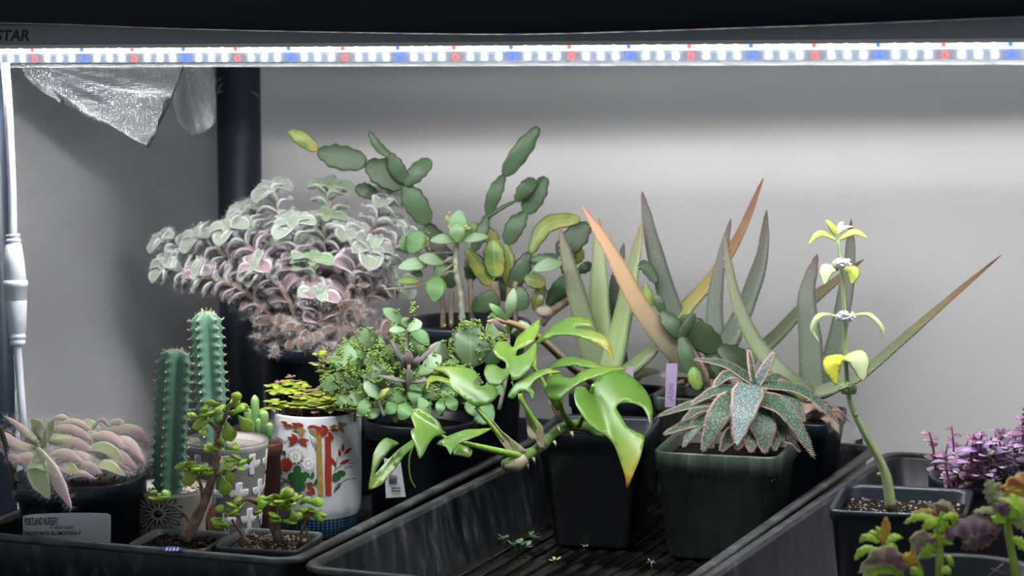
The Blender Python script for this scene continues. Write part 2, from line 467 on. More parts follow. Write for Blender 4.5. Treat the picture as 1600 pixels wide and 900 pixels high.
# phase so that a blue diode sits at pixel 985
pblue = WY(985, 90, BY - .0125).x
k0 = math.floor((BX0 + .01 - pblue) / pitch) + 1; k1 = math.floor((BX1 - .01 - pblue) / pitch)
for k in range(k0, k1 + 1):
    x = pblue + k * pitch; kk = k % 8
    mt = m_led_b if kk == 0 else m_led_r if kk == 4 else m_led_w
    for row in (0, 1):  # upper row imitates the reflection of the lower diodes with glowing beads
        key = (mt.name, row)
        if key not in led_me:
            q = MB(); sc_ = .0021 if row == 0 else .0019
            q.ball((0, 0, 0), sc_, 10, 4, (1, .45, 1)); o = q.build('led', mt, bar); ORG[o] = V(); led_me[key] = o.data
            for vv in o.data.vertices: vv.co += ORG[bar]
        else:
            o = bpy.data.objects.new('led', led_me[key]); COL.objects.link(o); o.parent = bar
        yy, zz = ((BY - .0132, barz(x, -.0052)) if row == 0 else (BY - .0160, barz(x, .0022)))
        o.location = V((x, yy, zz)) - ORG[bar]
# lettering on the front of the housing, cut by the picture's edge
tx = WY(46, 60, BY - .018)
def pl_(x, y):
    X = tx.x - .0338 + x * 1.12; zz = barz(X, .0098 + y * 1.0); tt = (.0098 + y - .0035) / .0145
    return V((X, BY - .0166 - .001 * tt - .0004, zz))
text_mesh('STAR', .0125, pl_, plain('ink', (.006, .007, .009), .6), 'lettering', bar, bold=.0002, shear=.2)
# black apron sagging in front of the bar's top
q = []
for px, py in ((-60, 36), (0, 37), (120, 40), (250, 45), (450, 50), (700, 54), (850, 54), (1000, 50), (1150, 45), (1300, 40), (1450, 34), (1600, 28), (1680, 25)): q.append(WY(px, py, BY - .035))
mb = MB(); rings = []
for p in spline(q, 48):
    rings.append([p, p + V((0, -.003, .0015)), p + V((0, -.012, .10)), p + V((0, .05, .12)), p + V((0, .05, .11)), p + V((0, -.004, .095))])
mb.loops(rings); ap = mb.build('black_apron', plain('apron_black', (.0010, .0026, .010), .4, spec=.25))
tag(ap, 'black plastic apron sagging across the top in front of the light bar', 'apron')

# ================================================================== white power lead with its joint
cord = thing('power_cord', W(36, 650, 2.31), 'white power cord with an inline connector hanging in front of the foil', 'cord')
m_white = plain('white_plastic', (.72, .76, .83), .4)
D = 2.325
MB().tube([W(8, 96, D + .02), W(12, 150, D), W(16, 230, D), W(19, 300, D), W(20, 372, D)], .0036, 10, 20).build('upper_cord', m_white, cord)
MB().tube([W(27, 535, D), W(31, 590, D), W(36, 660, D), W(44, 760, D + .02)], .0033, 10, 16).build('lower_cord', m_white, cord)
def along(a, b, prf, name):
    A, B = W(*a, D), W(*b, D); d = (B - A)
    c = [A + d * t for t, _ in prf]; mb = MB(); st = []
    X = d.cross(FW).normalized(); Y_ = d.cross(X).normalized()
    for p, (t, r) in zip(c, prf): st.append([p + X * (r * math.cos(2 * pi * j / 18)) + Y_ * (r * math.sin(2 * pi * j / 18)) for j in range(18)])
    mb.loops(st); return mb.build(name, m_white, cord)
pxm = D / FPX
along((20, 366), (24, 440), [(0, 11 * pxm), (.05, 12 * pxm), (.06, 10.5 * pxm), (.10, 10.5 * pxm), (.11, 12.3 * pxm), (.16, 12.5 * pxm), (.17, 11.5 * pxm), (.21, 11.5 * pxm), (.22, 13 * pxm), (.6, 16 * pxm), (.97, 17.5 * pxm), (1, 16 * pxm)], 'plug')
along((24, 438), (25, 470), [(0, 17 * pxm), (.02, 19.5 * pxm), (.35, 19.5 * pxm), (.37, 18 * pxm), (.97, 18 * pxm), (1, 16.5 * pxm)], 'locking_ring')
along((25, 469), (28, 540), [(0, 17 * pxm), (.05, 17.5 * pxm), (.7, 14 * pxm), (.72, 12.5 * pxm), (.78, 12.5 * pxm), (.79, 13.5 * pxm), (.84, 13.5 * pxm), (.85, 12 * pxm), (.9, 12 * pxm), (.91, 12.6 * pxm), (1, 12 * pxm)], 'socket')

# ================================================================== trays
TRAY_H = .06
m_wet, nt, b = _nt('wet_tray_floor')
nt.links.new(ramp(nt, noise(nt, 30, 4), [(.4, (.003, .003, .003)), (.75, (.014, .011, .009))]), b.inputs['Base Color'])
nt.links.new(ramp(nt, noise(nt, 18, 3), [(.4, (.08, .08, .08)), (.65, (.5, .5, .5))]), b.inputs['Roughness'])
m_tray, nt, b = _nt('tray_plastic')
vm = N(nt, 'ShaderNodeMapping'); nt.links.new(N(nt, 'ShaderNodeTexCoord').outputs['Object'], vm.inputs[0]); vm.inputs['Scale'].default_value = (1, 1, .35)
f1 = noise(nt, 70, 5, vm.outputs[0], .65)
nt.links.new(ramp(nt, f1, [(.42, (.007, .008, .011)), (.58, (.022, .024, .029)), (.78, (.12, .12, .125))]), b.inputs['Base Color'])
b.inputs['Roughness'].default_value = .42
m_rim, nt, b = _nt('dusty_rim')
nt.links.new(ramp(nt, noise(nt, 60, 5, None, .65), [(.35, (.022, .024, .028)), (.58, (.060, .062, .066)), (.8, (.20, .20, .20))]), b.inputs['Base Color']); b.inputs['Roughness'].default_value = .4
def rrect(w, l, r, z, c, rot, nc=4):
    out = []
    for sx, sy, a0 in ((1, 1, 0), (-1, 1, 90), (-1, -1, 180), (1, -1, 270)):
        for k in range(nc + 1):
            a = math.radians(a0 + 90 * k / nc)
            out.append(V((sx * (w / 2 - r) + r * math.cos(a), sy * (l / 2 - r) + r * math.sin(a), z)))
    q = Matrix.Rotation(rot, 3, 'Z')
    return [q @ p + V(c) for p in out]
def tray(cx, cy, w, l, rot, label, ribs, h=TRAY_H):
    t = thing('seed_tray', (cx, cy, 0), label, 'tray', 'black seedling trays side by side')
    c = (cx, cy, 0)
    rg = [rrect(w - .030, l - .030, .012, .0, c, rot), rrect(w - .014, l - .014, .018, h - .008, c, rot), rrect(w - .013, l - .013, .018, h - .002, c, rot),
          rrect(w - .002, l - .002, .02, h - .004, c, rot), rrect(w, l, .02, h - .001, c, rot), rrect(w - .003, l - .003, .02, h + .0015, c, rot),
          rrect(w - .015, l - .015, .017, h + .001, c, rot), rrect(w - .018, l - .018, .016, h - .003, c, rot),
          rrect(w - .036, l - .036, .010, .004, c, rot), rrect(w - .040, l - .040, .008, .003, c, rot)]
    MB().loops(rg[:3] + rg[6:]).build('body', m_tray, t)
    MB().loops([[p + V((0, 0, .0002)) for p in q_] for q_ in (rg[2], rg[3], rg[4], rg[5], rg[6])] + [[p - V((0, 0, .0015)) for p in rg[6]]], cap=False).build('rim', m_rim, t)
    if ribs:
        q = Matrix.Rotation(rot, 3, 'Z'); me = None; nr = 15
        for i in range(nr):
            for j in range(1):
                x = lerp(-w / 2 + .030, w / 2 - .030, i / (nr - 1)); y = 0
                if me is None:
                    o = MB().box((0, 0, 0), (.0080, l - .06, .005)).build('floor_rib', m_wet, t, smooth=False)
                    for vv in o.data.vertices: vv.co += ORG[t]
                    bevel(o, .0012); me = o
                else:
                    o = me.copy(); COL.objects.link(o)
                p = q @ V((x, y, 0)) + V(c); o.location = p + V((0, 0, .0052)) - ORG[t]; o.rotation_euler = (0, 0, rot)
        MB().loops([rrect(w - .04, l - .04, .008, .0035, c, rot), rrect(w - .04, l - .04, .008, .0058, c, rot)]).build('water_film', m_wet, t, smooth=False)
    return t
lt = tray(-1.148, 2.035, .278, .60, math.radians(4.5), 'black seed tray on the left holding the cactus and the painted cup', False)
tray(-.8585, 2.040, .276, .60, math.radians(3.5), 'dusty black seed tray in the middle with a wet ribbed floor', True)
tray(-.5655, 2.000, .296, .67, math.radians(2.6), 'black seed tray on the right under the purple plant', False)
st_o = MB(); st_o.sheet([(268 + 17 * math.cos(2 * pi * k / 14), 858 + 4.0 * math.sin(2 * pi * k / 14)) for k in range(14)], None, .0006, 0, place=lambda x, y: WZ(x, y, TRAY_H + .0022)); sto = st_o.build('sticker', plain('sticker_blue', (.03, .06, .35), .3), lt, label='small blue sticker')
for i in range(4):
    q = MB(); q.sheet([(258 + i * 5.5, 860.5), (260 + i * 5.5, 855.5), (263 + i * 5.5, 855.5), (261 + i * 5.5, 860.5)], None, .0003, 0, place=lambda x, y: WZ(x, y, TRAY_H + .0028)); q.build('sticker_mark', plain('sticker_white', (.6, .6, .62), .4), sto)

# ================================================================== pots
m_soil = plain('potting_soil', (.006, .0045, .004), .95, spec=.1, col2=(.028, .019, .014), vscale=160, bmp=1.0, bscale=300)
m_grit = plain('pale_grit', (.38, .35, .31), .85, col2=(.10, .075, .05), vscale=240)
m_bark = plain('brown_grit', (.28, .19, .12), .8, col2=(.10, .07, .05), vscale=90)
m_green_pot, nt, b = _nt('dark_green_pot')
vm = N(nt, 'ShaderNodeMapping'); nt.links.new(N(nt, 'ShaderNodeTexCoord').outputs['Object'], vm.inputs[0]); vm.inputs['Scale'].default_value = (1, 1, .12)
nt.links.new(ramp(nt, noise(nt, 150, 4, vm.outputs[0], .6), [(.34, (.030, .050, .038)), (.58, (.065, .092, .072)), (.8, (.20, .22, .19))]), b.inputs['Base Color'])
b.inputs['Roughness'].default_value = .4
m_bpot = plain('black_pot', (.005, .008, .014), .36, var=1.2, vscale=18)
m_label = plain('white_label', (.62, .63, .66), .6, var=.06)
m_ink = plain('label_ink', (.02, .02, .025), .7)

def inside_round(c, r, z, n=24, dome=.002):
    rg = [(r, z - .012), (r, z - .001), (r * .8, z + dome * .5), (r * .45, z + dome), (.0005, z + dome * 1.1)]
    return MB().lathe(rg, c, n)
def round_pot(t, c, r1, r0, h, mat, lip=.0035, liph=.010, wall=.0016, z0=.0045, soil=.012, soilmat=None, m=44, name='pot', dome=.002):
    """r1 at the rim, r0 at the foot"""
    h += .006 - z0; zt = z0 + h
    pr = [(.001, z0), (r0 - .002, z0), (r0, z0 + .002), (lerp(r0, r1 - lip, .98), zt - liph - .001), (r1 - .0004, zt - liph), (r1, zt - .0015), (r1 - .0008, zt), (r1 - lip * .6, zt),
          (r1 - lip - wall, zt - .002), (lerp(r0, r1, .3) - wall - .001, z0 + h * .3), (.001, z0 + h * .3)]
    p = MB().lathe(pr, c, m).build(name, mat, t)
    if soil is not None:
        rs = lerp(r0, r1 - lip, 1 - soil / h) - wall - .0002
        inside_round(c, rs, zt - soil, dome=dome).build('soil', soilmat or m_soil, t)
    return p
def square_pot(t, c, w1, w0, h, rot, mat, z0=.0082, soil=.012, rad=.010, soilmat=None, lip=.004, liph=.012, name='pot'):
    h += .006 - z0; zt = z0 + h; cc = (c[0], c[1], 0)
    def rr(w, z, r=rad): return rrect(w, w, r, z, cc, rot)
    rg = [rr(w0 - .006, z0), rr(w0, z0 + .003), rr(w1 - lip, zt - liph - .001), rr(w1 - .0008, zt - liph), rr(w1, zt - .002), rr(w1 - .001, zt), rr(w1 - lip, zt - .0004),
          rr(w1 - lip - .003, zt - .003), rr(lerp(w0, w1, .4) - .008, z0 + h * .4, rad * .8)]
    p = MB().loops(rg).build(name, mat, t)
    if soil is not None:
        ws = lerp(w0, w1 - lip, 1 - soil / h) - .0045
        MB().loops([rr(ws, zt - soil - .008, rad * .8), rr(ws, zt - soil, rad * .8), rr(ws * .5, zt - soil + .001, rad * .4), rr(.004, zt - soil + .001, .001)]).build('soil', soilmat or m_soil, t)
    return p
def grit(t, c, rx, ry, z, n, mat, rot=0, s=(.0006, .0018), seed=3, name='grit', sq=True):
    r = random.Random(seed); mb = MB(); q = Matrix.Rotation(rot, 3, 'Z')
    for _ in range(n):
        x, y = r.uniform(-1, 1), r.uniform(-1, 1)
        if not sq and x * x + y * y > 1: continue
        k = r.uniform(*s)
        mb.ball(V(c) + q @ V((x * rx, y * ry, 0)) + V((0, 0, z + k * .3)), k, 5, 3, (r.uniform(.7, 1.3), r.uniform(.7, 1.3), r.uniform(.6, 1)))
    return mb.build(name, mat, t, kind='stuff')
def on_pot(px, py, c, r0, z0, r1, z1, eps=.0003):
    """point of the outer pot wall seen at a pixel"""
    d = ray(px, py); z = (z0 + z1) / 2
    for _ in range(6):
        r = lerp(r0, r1, (z - z0) / (z1 - z0)) + eps
        ox, oy = CAM.x - c[0], CAM.y - c[1]
        A = d.x ** 2 + d.y ** 2; B = 2 * (ox * d.x + oy * d.y); C_ = ox * ox + oy * oy - r * r
        disc = B * B - 4 * A * C_
        k = (-B - math.sqrt(max(0, disc))) / (2 * A); p = CAM + d * k; z = p.z
    return p
def shape_on(mb, outline, f, step=0.0, thick=.0003):
    mb.sheet(outline, None, thick, step, place=f)
def leaf(parent, name, pts, w, t, nrm, mat, **kw):
    return MB().blade(pts, w, t, nrm, **kw).build(name, mat, parent)
def flat(c): return V((c[0], c[1], 0))
def m_px(d): return d / FPX

# ---- fuzz
def fuzz(mb, r, pts, w, nrm, n, L, wprof=OVATE, edge=.65, hw=.00011):
    c = spline(pts, 10); T = tangents(c); nrm = V(nrm)
    for _ in range(n):
        q = r.random(); k = min(9, int(q * 10)); p = c[k].lerp(c[k + 1], q * 10 - k)
        S = T[k].cross(nrm)
        if S.length < 1e-5: continue
        S.normalize(); Nn = S.cross(T[k]); sg = r.choice((-1, 1)); x = sg * (1 if r.random() < edge else r.random())
        ww = w * .5 * prof(wprof, q)
        d = S * (x * r.uniform(.5, 1.2)) + Nn * r.uniform(-.5, .9) + T[k] * r.uniform(-.2, .9)
        if d.length < 1e-4: continue
        d = d.normalized() * (L * r.uniform(.4, 1.15))
        bend = V((r.gauss(0, 1), r.gauss(0, 1), r.gauss(0, 1))) * L * .28
        mb.hair(p + S * (ww * x), d, bend, hw)
m_hair, nt, b = _nt('white_hair')
b.inputs['Base Color'].default_value = (.86, .85, .86, 1); b.inputs['Roughness'].default_value = .7
trn = N(nt, 'ShaderNodeBsdfTranslucent'); trn.inputs[0].default_value = (.86, .85, .86, 1); mx = N(nt, 'ShaderNodeMixShader'); mx.inputs[0].default_value = .4
nt.links.new(b.outputs[0], mx.inputs[1]); nt.links.new(trn.outputs[0], mx.inputs[2]); nt.links.new(mx.outputs[0], nt.nodes['Material Output'].inputs[0])

# ================================================================== fuzzy plant in the labelled nursery pot, front left
c = WZ(124, 741, .095)
t = thing('potted_tradescantia', flat(c), 'small woolly pink and green plant in a black pot with a printed white nursery label', 'plant', 'woolly plants')
pot = round_pot(t, flat(c), .0515, .0385, .089, m_bpot, liph=.016, lip=.004)
f = lambda x, y: on_pot(x, y, c, .0385, .006, .0475, .079, .0006)
lab = MB(); shape_on(lab, [(36, 806), (50, 803.5), (80, 802), (110, 801), (140, 801), (168, 802), (173, 805), (173, 858), (140, 864), (100, 865), (60, 862), (36, 856)], f, 8)
lb = lab.build('label', m_label, pot)
f2 = lambda x, y: on_pot(x, y, c, .0385, .006, .0475, .079, .0010)
for txt, x0, y0, sx, sy, bd in (('PORTLAND NURSERY', 38, 820, 5.4, 17, .01), ('4" HIGH LIGHT', 78, 827, 5.6, 8.5, 0), ('TRADESCANTIA SILLAMONTANA 4"', 38, 836, 5.5, 9, .015)):
    text_mesh(txt, 1.0, lambda x, y: f2(x0 + x * sx, y0 - y * sy + .00035 * (x0 + x * sx - 105) ** 2 * .6), m_ink, 'lettering', lb, bold=bd)
leafT_a = leafmat('woolly_leaf_pink', [(0, (.46, .52, .20)), (.4, (.60, .50, .36)), (1, (.74, .40, .50))], edge=(.86, .66, .72), edge_at=.7, rough=.8, rnd=.22, stripes=((.58, .50, .48), 22, .35), sheen=.5)
leafT_g = leafmat('woolly_leaf_green', [(0, (.40, .50, .16)), (.5, (.48, .58, .24)), (1, (.60, .58, .24))], edge=(.80, .80, .60), edge_at=.72, rough=.8, rnd=.2, stripes=((.48, .52, .40), 22, .4), sheen=.5)
hr = MB(); r = random.Random(5); D = depth(c)
SP = [  # base, middle, tip, width px, depth shift, green?, normal
 ((60, 706), (62, 742), (78, 780), 40, -.045, 1, (0, -1, .2)), ((58, 700), (84, 745), (112, 795), 26, -.05, 0, (0, -1, .5)),
 ((62, 700), (25, 690), (-4, 672), 30, -.02, 0, (0, -.6, 1)), ((50, 705), (30, 715), (12, 712), 24, -.03, 0, (.2, -.8, .7)), ((60, 690), (35, 668), (8, 650), 22, .0, 0, (0, -.7, 1)),
 ((66, 690), (60, 668), (48, 655), 24, -.01, 1, (.2, -1, .5)), ((66, 690), (80, 672), (84, 655), 26, -.01, 1, (-.2, -1, .5)), ((66, 694), (70, 690), (72, 668), 20, -.025, 1, (0, -1, .3)),
 ((70, 672), (110, 668), (148, 690), 26, -.005, 0, (0, -.5, 1)), ((90, 662), (120, 658), (150, 680), 22, .02, 0, (0, -.5, 1)), ((75, 688), (115, 690), (152, 710), 28, -.02, 0, (0, -.6, 1)),
 ((85, 705), (125, 712), (160, 735), 30, -.03, 0, (0, -.6, 1)), ((60, 722), (80, 728), (112, 742), 22, -.045, 0, (0, -.7, 1)), ((135, 685), (165, 678), (202, 702), 28, -.01, 0, (0, -.5, 1)),
 ((145, 668), (158, 655), (172, 668), 16, .01, 0, (0, -.6, 1)), ((165, 672), (205, 668), (238, 694), 28, .01, 0, (0, -.5, 1)), ((160, 690), (195, 688), (226, 722), 30, -.01, 0, (.2, -.6, 1)),
 ((130, 702), (165, 702), (196, 725), 26, -.025, 1, (0, -.6, 1)), ((150, 724), (178, 722), (208, 738), 20, -.035, 0, (0, -.6, 1)), ((105, 728), (135, 726), (160, 740), 24, -.04, 0, (0, -.6, 1)),
 ((180, 700), (208, 700), (228, 728), 26, 0, 0, (.3, -.6, 1)), ((120, 690), (140, 682), (158, 690), 24, 0, 1, (0, -.6, 1)), ((20, 730), (12, 705), (0, 690), 18, -.02, 0, (0, -1, .5)),
 ((95, 700), (130, 700), (165, 716), 26, .02, 0, (0, -.6, 1)), ((100, 680), (135, 675), (170, 692), 26, .03, 1, (0, -.6, 1)), ((30, 725), (45, 700), (40, 680), 28, .01, 1, (0, -1, .4)),
 ((70, 715), (98, 706), (130, 722), 28, -0.035, 0, (0.1, -.6, 1)), ((80, 735), (100, 728), (128, 744), 24, -0.040, 1, (0.0, -.6, 1)), ((110, 715), (140, 716), (172, 738), 28, -0.030, 0, (0.1, -.6, 1)), ((140, 735), (165, 728), (196, 744), 24, -0.038, 1, (0.0, -.6, 1)), ((150, 712), (182, 708), (214, 732), 28, -0.020, 0, (0.2, -.6, 1)), ((60, 690), (95, 678), (132, 694), 30, 0.010, 1, (0.0, -.6, 1)), ((110, 672), (135, 664), (160, 676), 24, 0.025, 1, (0.1, -.6, 1)), ((180, 682), (210, 680), (232, 704), 24, 0.010, 0, (0.2, -.6, 1)), ((40, 735), (62, 726), (90, 742), 26, -0.045, 1, (-0.1, -.6, 1)), ((100, 745), (125, 738), (150, 748), 20, -0.045, 0, (0.0, -.6, 1)), ((165, 745), (185, 734), (212, 742), 20, -0.030, 0, (0.2, -.6, 1)), ((20, 715), (40, 712), (58, 730), 26, -0.030, 0, (-0.3, -.6, 1)), ((130, 690), (160, 692), (190, 712), 30, 0.000, 0, (0.1, -.6, 1)), ((75, 660), (95, 650), (118, 664), 20, 0.030, 0, (0.0, -.6, 1)), ((200, 715), (212, 712), (226, 736), 22, 0.000, 0, (0.3, -.6, 1)), ((170, 660), (185, 658), (205, 676), 20, 0.030, 0, (0.1, -.6, 1))]
for a, bb, e, w, dd, gr, nm in SP:
    P = [W(*a, D + dd + .01), W(*bb, D + dd), W(*e, D + dd - .004)]; k = m_px(D)
    leaf(t, 'leaf', P, w * k, .0022, nm, leafT_g if gr else leafT_a, cup=-.35 if not gr else .25, wprof=LANCE if w < 24 else OVATE, n=12)
    fuzz(hr, r, P, w * k, nm, 210, .0056, hw=.00007)
for x in range(6):
    P = [W(70 + x * 22, 752, D - .01), W(72 + x * 22, 730, D - .01), W(70 + x * 22 + r.uniform(-8, 8), 715, D)]
    MB().tube(P, .0022, 6, 8).build('stem', plain('woolly_stem', (.30, .20, .13), .8, var=.4), t)
hr.build('hair', m_hair, t, kind='stuff')
sk = thing('wooden_stake', W(20, 740, D - .02), 'brown wooden stake stuck in the labelled nursery pot', 'stake')
MB().tube([W(22, 765, D - .022), W(10, 700, D - .03), W(0, 668, D - .035)], .0021, 6, 6).build('stick', plain('stake_brown', (.07, .05, .045), .8, var=.5), sk)

# ================================================================== cacti
m_cact = leafmat('cactus_skin', [(0, (.07, .15, .10)), (.5, (.08, .18, .12)), (1, (.11, .24, .14))], rough=.55, rnd=.1, mott=(.11, .20, .15), mscale=60, bmp=.2)
m_spine = plain('cactus_spine', (.50, .28, .12), .6, col2=(.78, .66, .45), vscale=300)
m_areole = plain('areole', (.62, .55, .42), .9)
def cactus(t, base, top, r0, ribs=5, rot=0.0, pitch=.0072, seed=1):
    A, B = V(base), V(top); ax = (B - A); H = ax.length; ax.normalize()
    X = ax.cross(V((0, 1, 0))).normalized(); Y_ = ax.cross(X); m = ribs * 10; st = []; nz = 90; mb = MB()
    def rad(a, s):
        zz = s * H; cr = math.cos(ribs * a); dome = math.sqrt(max(0, 1 - max(0, (zz - (H - r0 * .9)) / (r0 * .9)) ** 2)) if zz > H - r0 * .9 else 1
        base_ = .84 + .16 * ss(s * 5)
        crest = max(0, cr) ** 2
        wv = .085 * crest * math.sin(2 * pi * zz / pitch)
        return r0 * dome * base_ * (.60 + .48 * (abs((cr + 1) / 2) ** 1.25) + wv) + 1e-5
    for k in range(nz + 1):
        s = 1 - (1 - k / nz) ** 1.15; ring = []
        for j in range(m):
            a = 2 * pi * j / m; q = rad(a - rot, s); ring.append(A + ax * (s * H) + X * (q * math.cos(a)) + Y_ * (q * math.sin(a)))
        st.append(ring)
    mb.loops(st); body = mb.build('cactus_body', m_cact, t)
    sp, ar = MB(), MB(); rr = random.Random(seed)
    for i in range(ribs):
        a = rot + 2 * pi * i / ribs; n = int(H / pitch)
        for k in range(n):
            s = (k + .25) * pitch / H
            if s > .995: continue
            out = X * math.cos(a) + Y_ * math.sin(a); p = A + ax * (s * H) + out * rad(a - rot, s)
            ar.ball(p, .0009, 5, 3)
            for _ in range(4):
                d = (out * rr.uniform(.5, 1) + ax * rr.uniform(-.8, .8) + X * rr.uniform(-.6, .6) + Y_ * rr.uniform(-.6, .6)).normalized() * rr.uniform(.0018, .0042)
                sp.spike(p, d, .00028)
    for _ in range(46):
        a = rr.uniform(0, 2 * pi); s = rr.uniform(.96, 1); out = X * math.cos(a) + Y_ * math.sin(a)
        sp.spike(A + ax * (s * H) + out * rad(a - rot, s), (ax + out * rr.uniform(0, 1)).normalized() * rr.uniform(.002, .004), .00025)
    ar.build('areoles', m_areole, body, kind='stuff'); sp.build('spines', m_spine, body, kind='stuff')

# grey pot with white crosses and the taller cactus
c = WZ(352, 686, .100)
t = thing('potted_cactus', flat(c), 'taller spiny green column cactus in a grey pot printed with white crosses', 'cactus', 'column cacti')
m_grey, nt, b = _nt('scratched_grey_glaze')
tc = N(nt, 'ShaderNodeTexCoord').outputs['Object']; sp_ = N(nt, 'ShaderNodeSeparateXYZ'); nt.links.new(tc, sp_.inputs[0])
an = mth(nt, 'ARCTAN2', sp_.outputs[1], sp_.outputs[0])
wv = mth(nt, 'SINE', mth(nt, 'ADD', mth(nt, 'MULTIPLY', an, 75.0), mth(nt, 'MULTIPLY', sp_.outputs[2], 2200.0)))
cc = mixc(nt, mth(nt, 'GREATER_THAN', wv, -.1), (.20, .185, .17), (.52, .50, .47))
top = mth(nt, 'GREATER_THAN', sp_.outputs[2], .0945)
cc = mixc(nt, top, cc, (.56, .53, .50)); nt.links.new(cc, b.inputs['Base Color']); b.inputs['Roughness'].default_value = .5
pot = round_pot(t, flat(c), .0352, .0255, .094, m_grey, lip=.0008, liph=.004, wall=.0028, soil=.009, soilmat=plain('gritty_soil', (.36, .31, .27), .9, col2=(.15, .11, .08), vscale=140, bmp=1.0))
m_cross = plain('white_cross_glaze', (.66, .65, .68), .45)
def gpos(a, z, e=.0005):
    r_ = lerp(.0255, .0344, (z - .006) / .094) + e; return V((c[0] + r_ * math.cos(a), c[1] + r_ * math.sin(a), z))
for iz in range(4):
    for ia in range(9):
        a0 = 2 * pi * (ia + (.5 if iz % 2 else 0)) / 9; z0 = .016 + iz * .0225; u = .0030
        cr = [(-1, -3), (1, -3), (1, -1), (3, -1), (3, 1), (1, 1), (1, 3), (-1, 3), (-1, 1), (-3, 1), (-3, -1), (-1, -1)]
        mb = MB(); ol = [(x * u * .95, y * u) for x, y in cr]
        mb.sheet(ol, None, .0006, .0028, place=lambda x, y: gpos(a0 + x / .031, min(.0985, z0 + y)))
        mb.build('cross', m_cross, pot)
bz = c.z - .010
top_ = W(322, 486, depth(c) + .0); bs = W(333, 690, depth(c) + .004)
cactus(t, W(334, 698, depth(c)), W(321, 486, depth(c)), 24 * m_px(depth(c)), 5, math.radians(232), seed=3)

# cream flowered pot with the shorter cactus
c = WZ(270, 759, .083)
t = thing('potted_cactus', flat(c), 'shorter spiny green column cactus in a cream pot painted with a brown daisy', 'cactus', 'column cacti')
m_cream = plain('cream_glaze', (.52, .50, .46), .4, col2=(.44, .41, .36), vscale=30)
pot = round_pot(t, flat(c), .0315, .0250, .077, m_cream, lip=.0008, liph=.004, wall=.0026, soil=.006, soilmat=plain('pale_gritty_soil', (.42, .39, .35), .9, col2=(.18, .14, .11), vscale=140, bmp=1.0))
m_daisy = plain('daisy_brown', (.035, .022, .016), .5)
f = lambda x, y: on_pot(x, y, c, .0250, .006, .0307, .083, .0005)
mb = MB()
for k in range(14):
    a = 2 * pi * k / 14 + .1; da = .17
    def pp(rr_, aa): return (247 + rr_ * math.cos(aa) * 1.25, 803 + rr_ * math.sin(aa))
    o_ = [pp(8, a), pp(18, a - da), pp(29, a - da * .8), pp(33, a), pp(29, a + da * .8), pp(18, a + da)]
    i_ = [pp(11, a), pp(18, a - da * .62), pp(28, a - da * .5), pp(30.5, a), pp(28, a + da * .5), pp(18, a + da * .62)]
    for j in range(6):
        j2 = (j + 1) % 6; shape_on(mb, [o_[j], o_[j2], i_[j2], i_[j]], f)
    shape_on(mb, [pp(9, a - .03), pp(19, a - .025), pp(19, a + .025), pp(9, a + .03)], f)
shape_on(mb, [(247 + 6 * math.cos(2 * pi * k / 10) * 1.2, 803 + 6 * math.sin(2 * pi * k / 10)) for k in range(10)], f)
mb.build('painted_daisy', m_daisy, pot)
mb = MB(); shape_on(mb, [(322, 808), (328, 790), (334, 786), (337, 800), (336, 822), (330, 832), (323, 828)], f, 5); mb.build('brown_drip', plain('drip_brown', (.10, .04, .025), .5, var=.6), pot)
cactus(t, W(264, 775, depth(c) - .008), W(275, 545, depth(c) - .004), 25.5 * m_px(depth(c)), 5, math.radians(238), seed=9)
grit(t, (c[0], c[1], 0), .026, .026, .0785, 120, m_grit, s=(.0008, .002), sq=False)

# ================================================================== finger succulent behind, in a terracotta pot
c = WZ(408, 690, .090); dc = depth(c)
t = thing('potted_finger_succulent', flat(c), 'finger leaved green succulent in a reddish pot behind the grey cross pot', 'plant')
round_pot(t, flat(c), .018, .015, .084, plain('terracotta', (.06, .016, .012), .7, var=.4), lip=.002, soil=.006)
m_fing = leafmat('finger_green', [(0, (.10, .19, .07)), (.6, (.16, .30, .10)), (1, (.28, .42, .16))], rough=.4, rnd=.15)
for a, e, w in (((398, 690), (398, 617), 13), ((410, 690), (412, 640), 15), ((388, 690), (387, 637), 13), ((402, 690), (404, 652), 12), ((418, 692), (421, 660), 12), ((393, 690), (392, 655), 11)):
    P = [W(*a, dc), W((a[0] + e[0]) / 2 + 1, (a[1] + e[1]) / 2, dc - .003), W(*e, dc - .004)]
    MB().tube(P, [(0, w * m_px(dc) * .35), (.5, w * m_px(dc) * .5), (.88, w * m_px(dc) * .52), (.97, w * m_px(dc) * .36), (1, .0006)], 10, 14).build('leaf', m_fing, t)

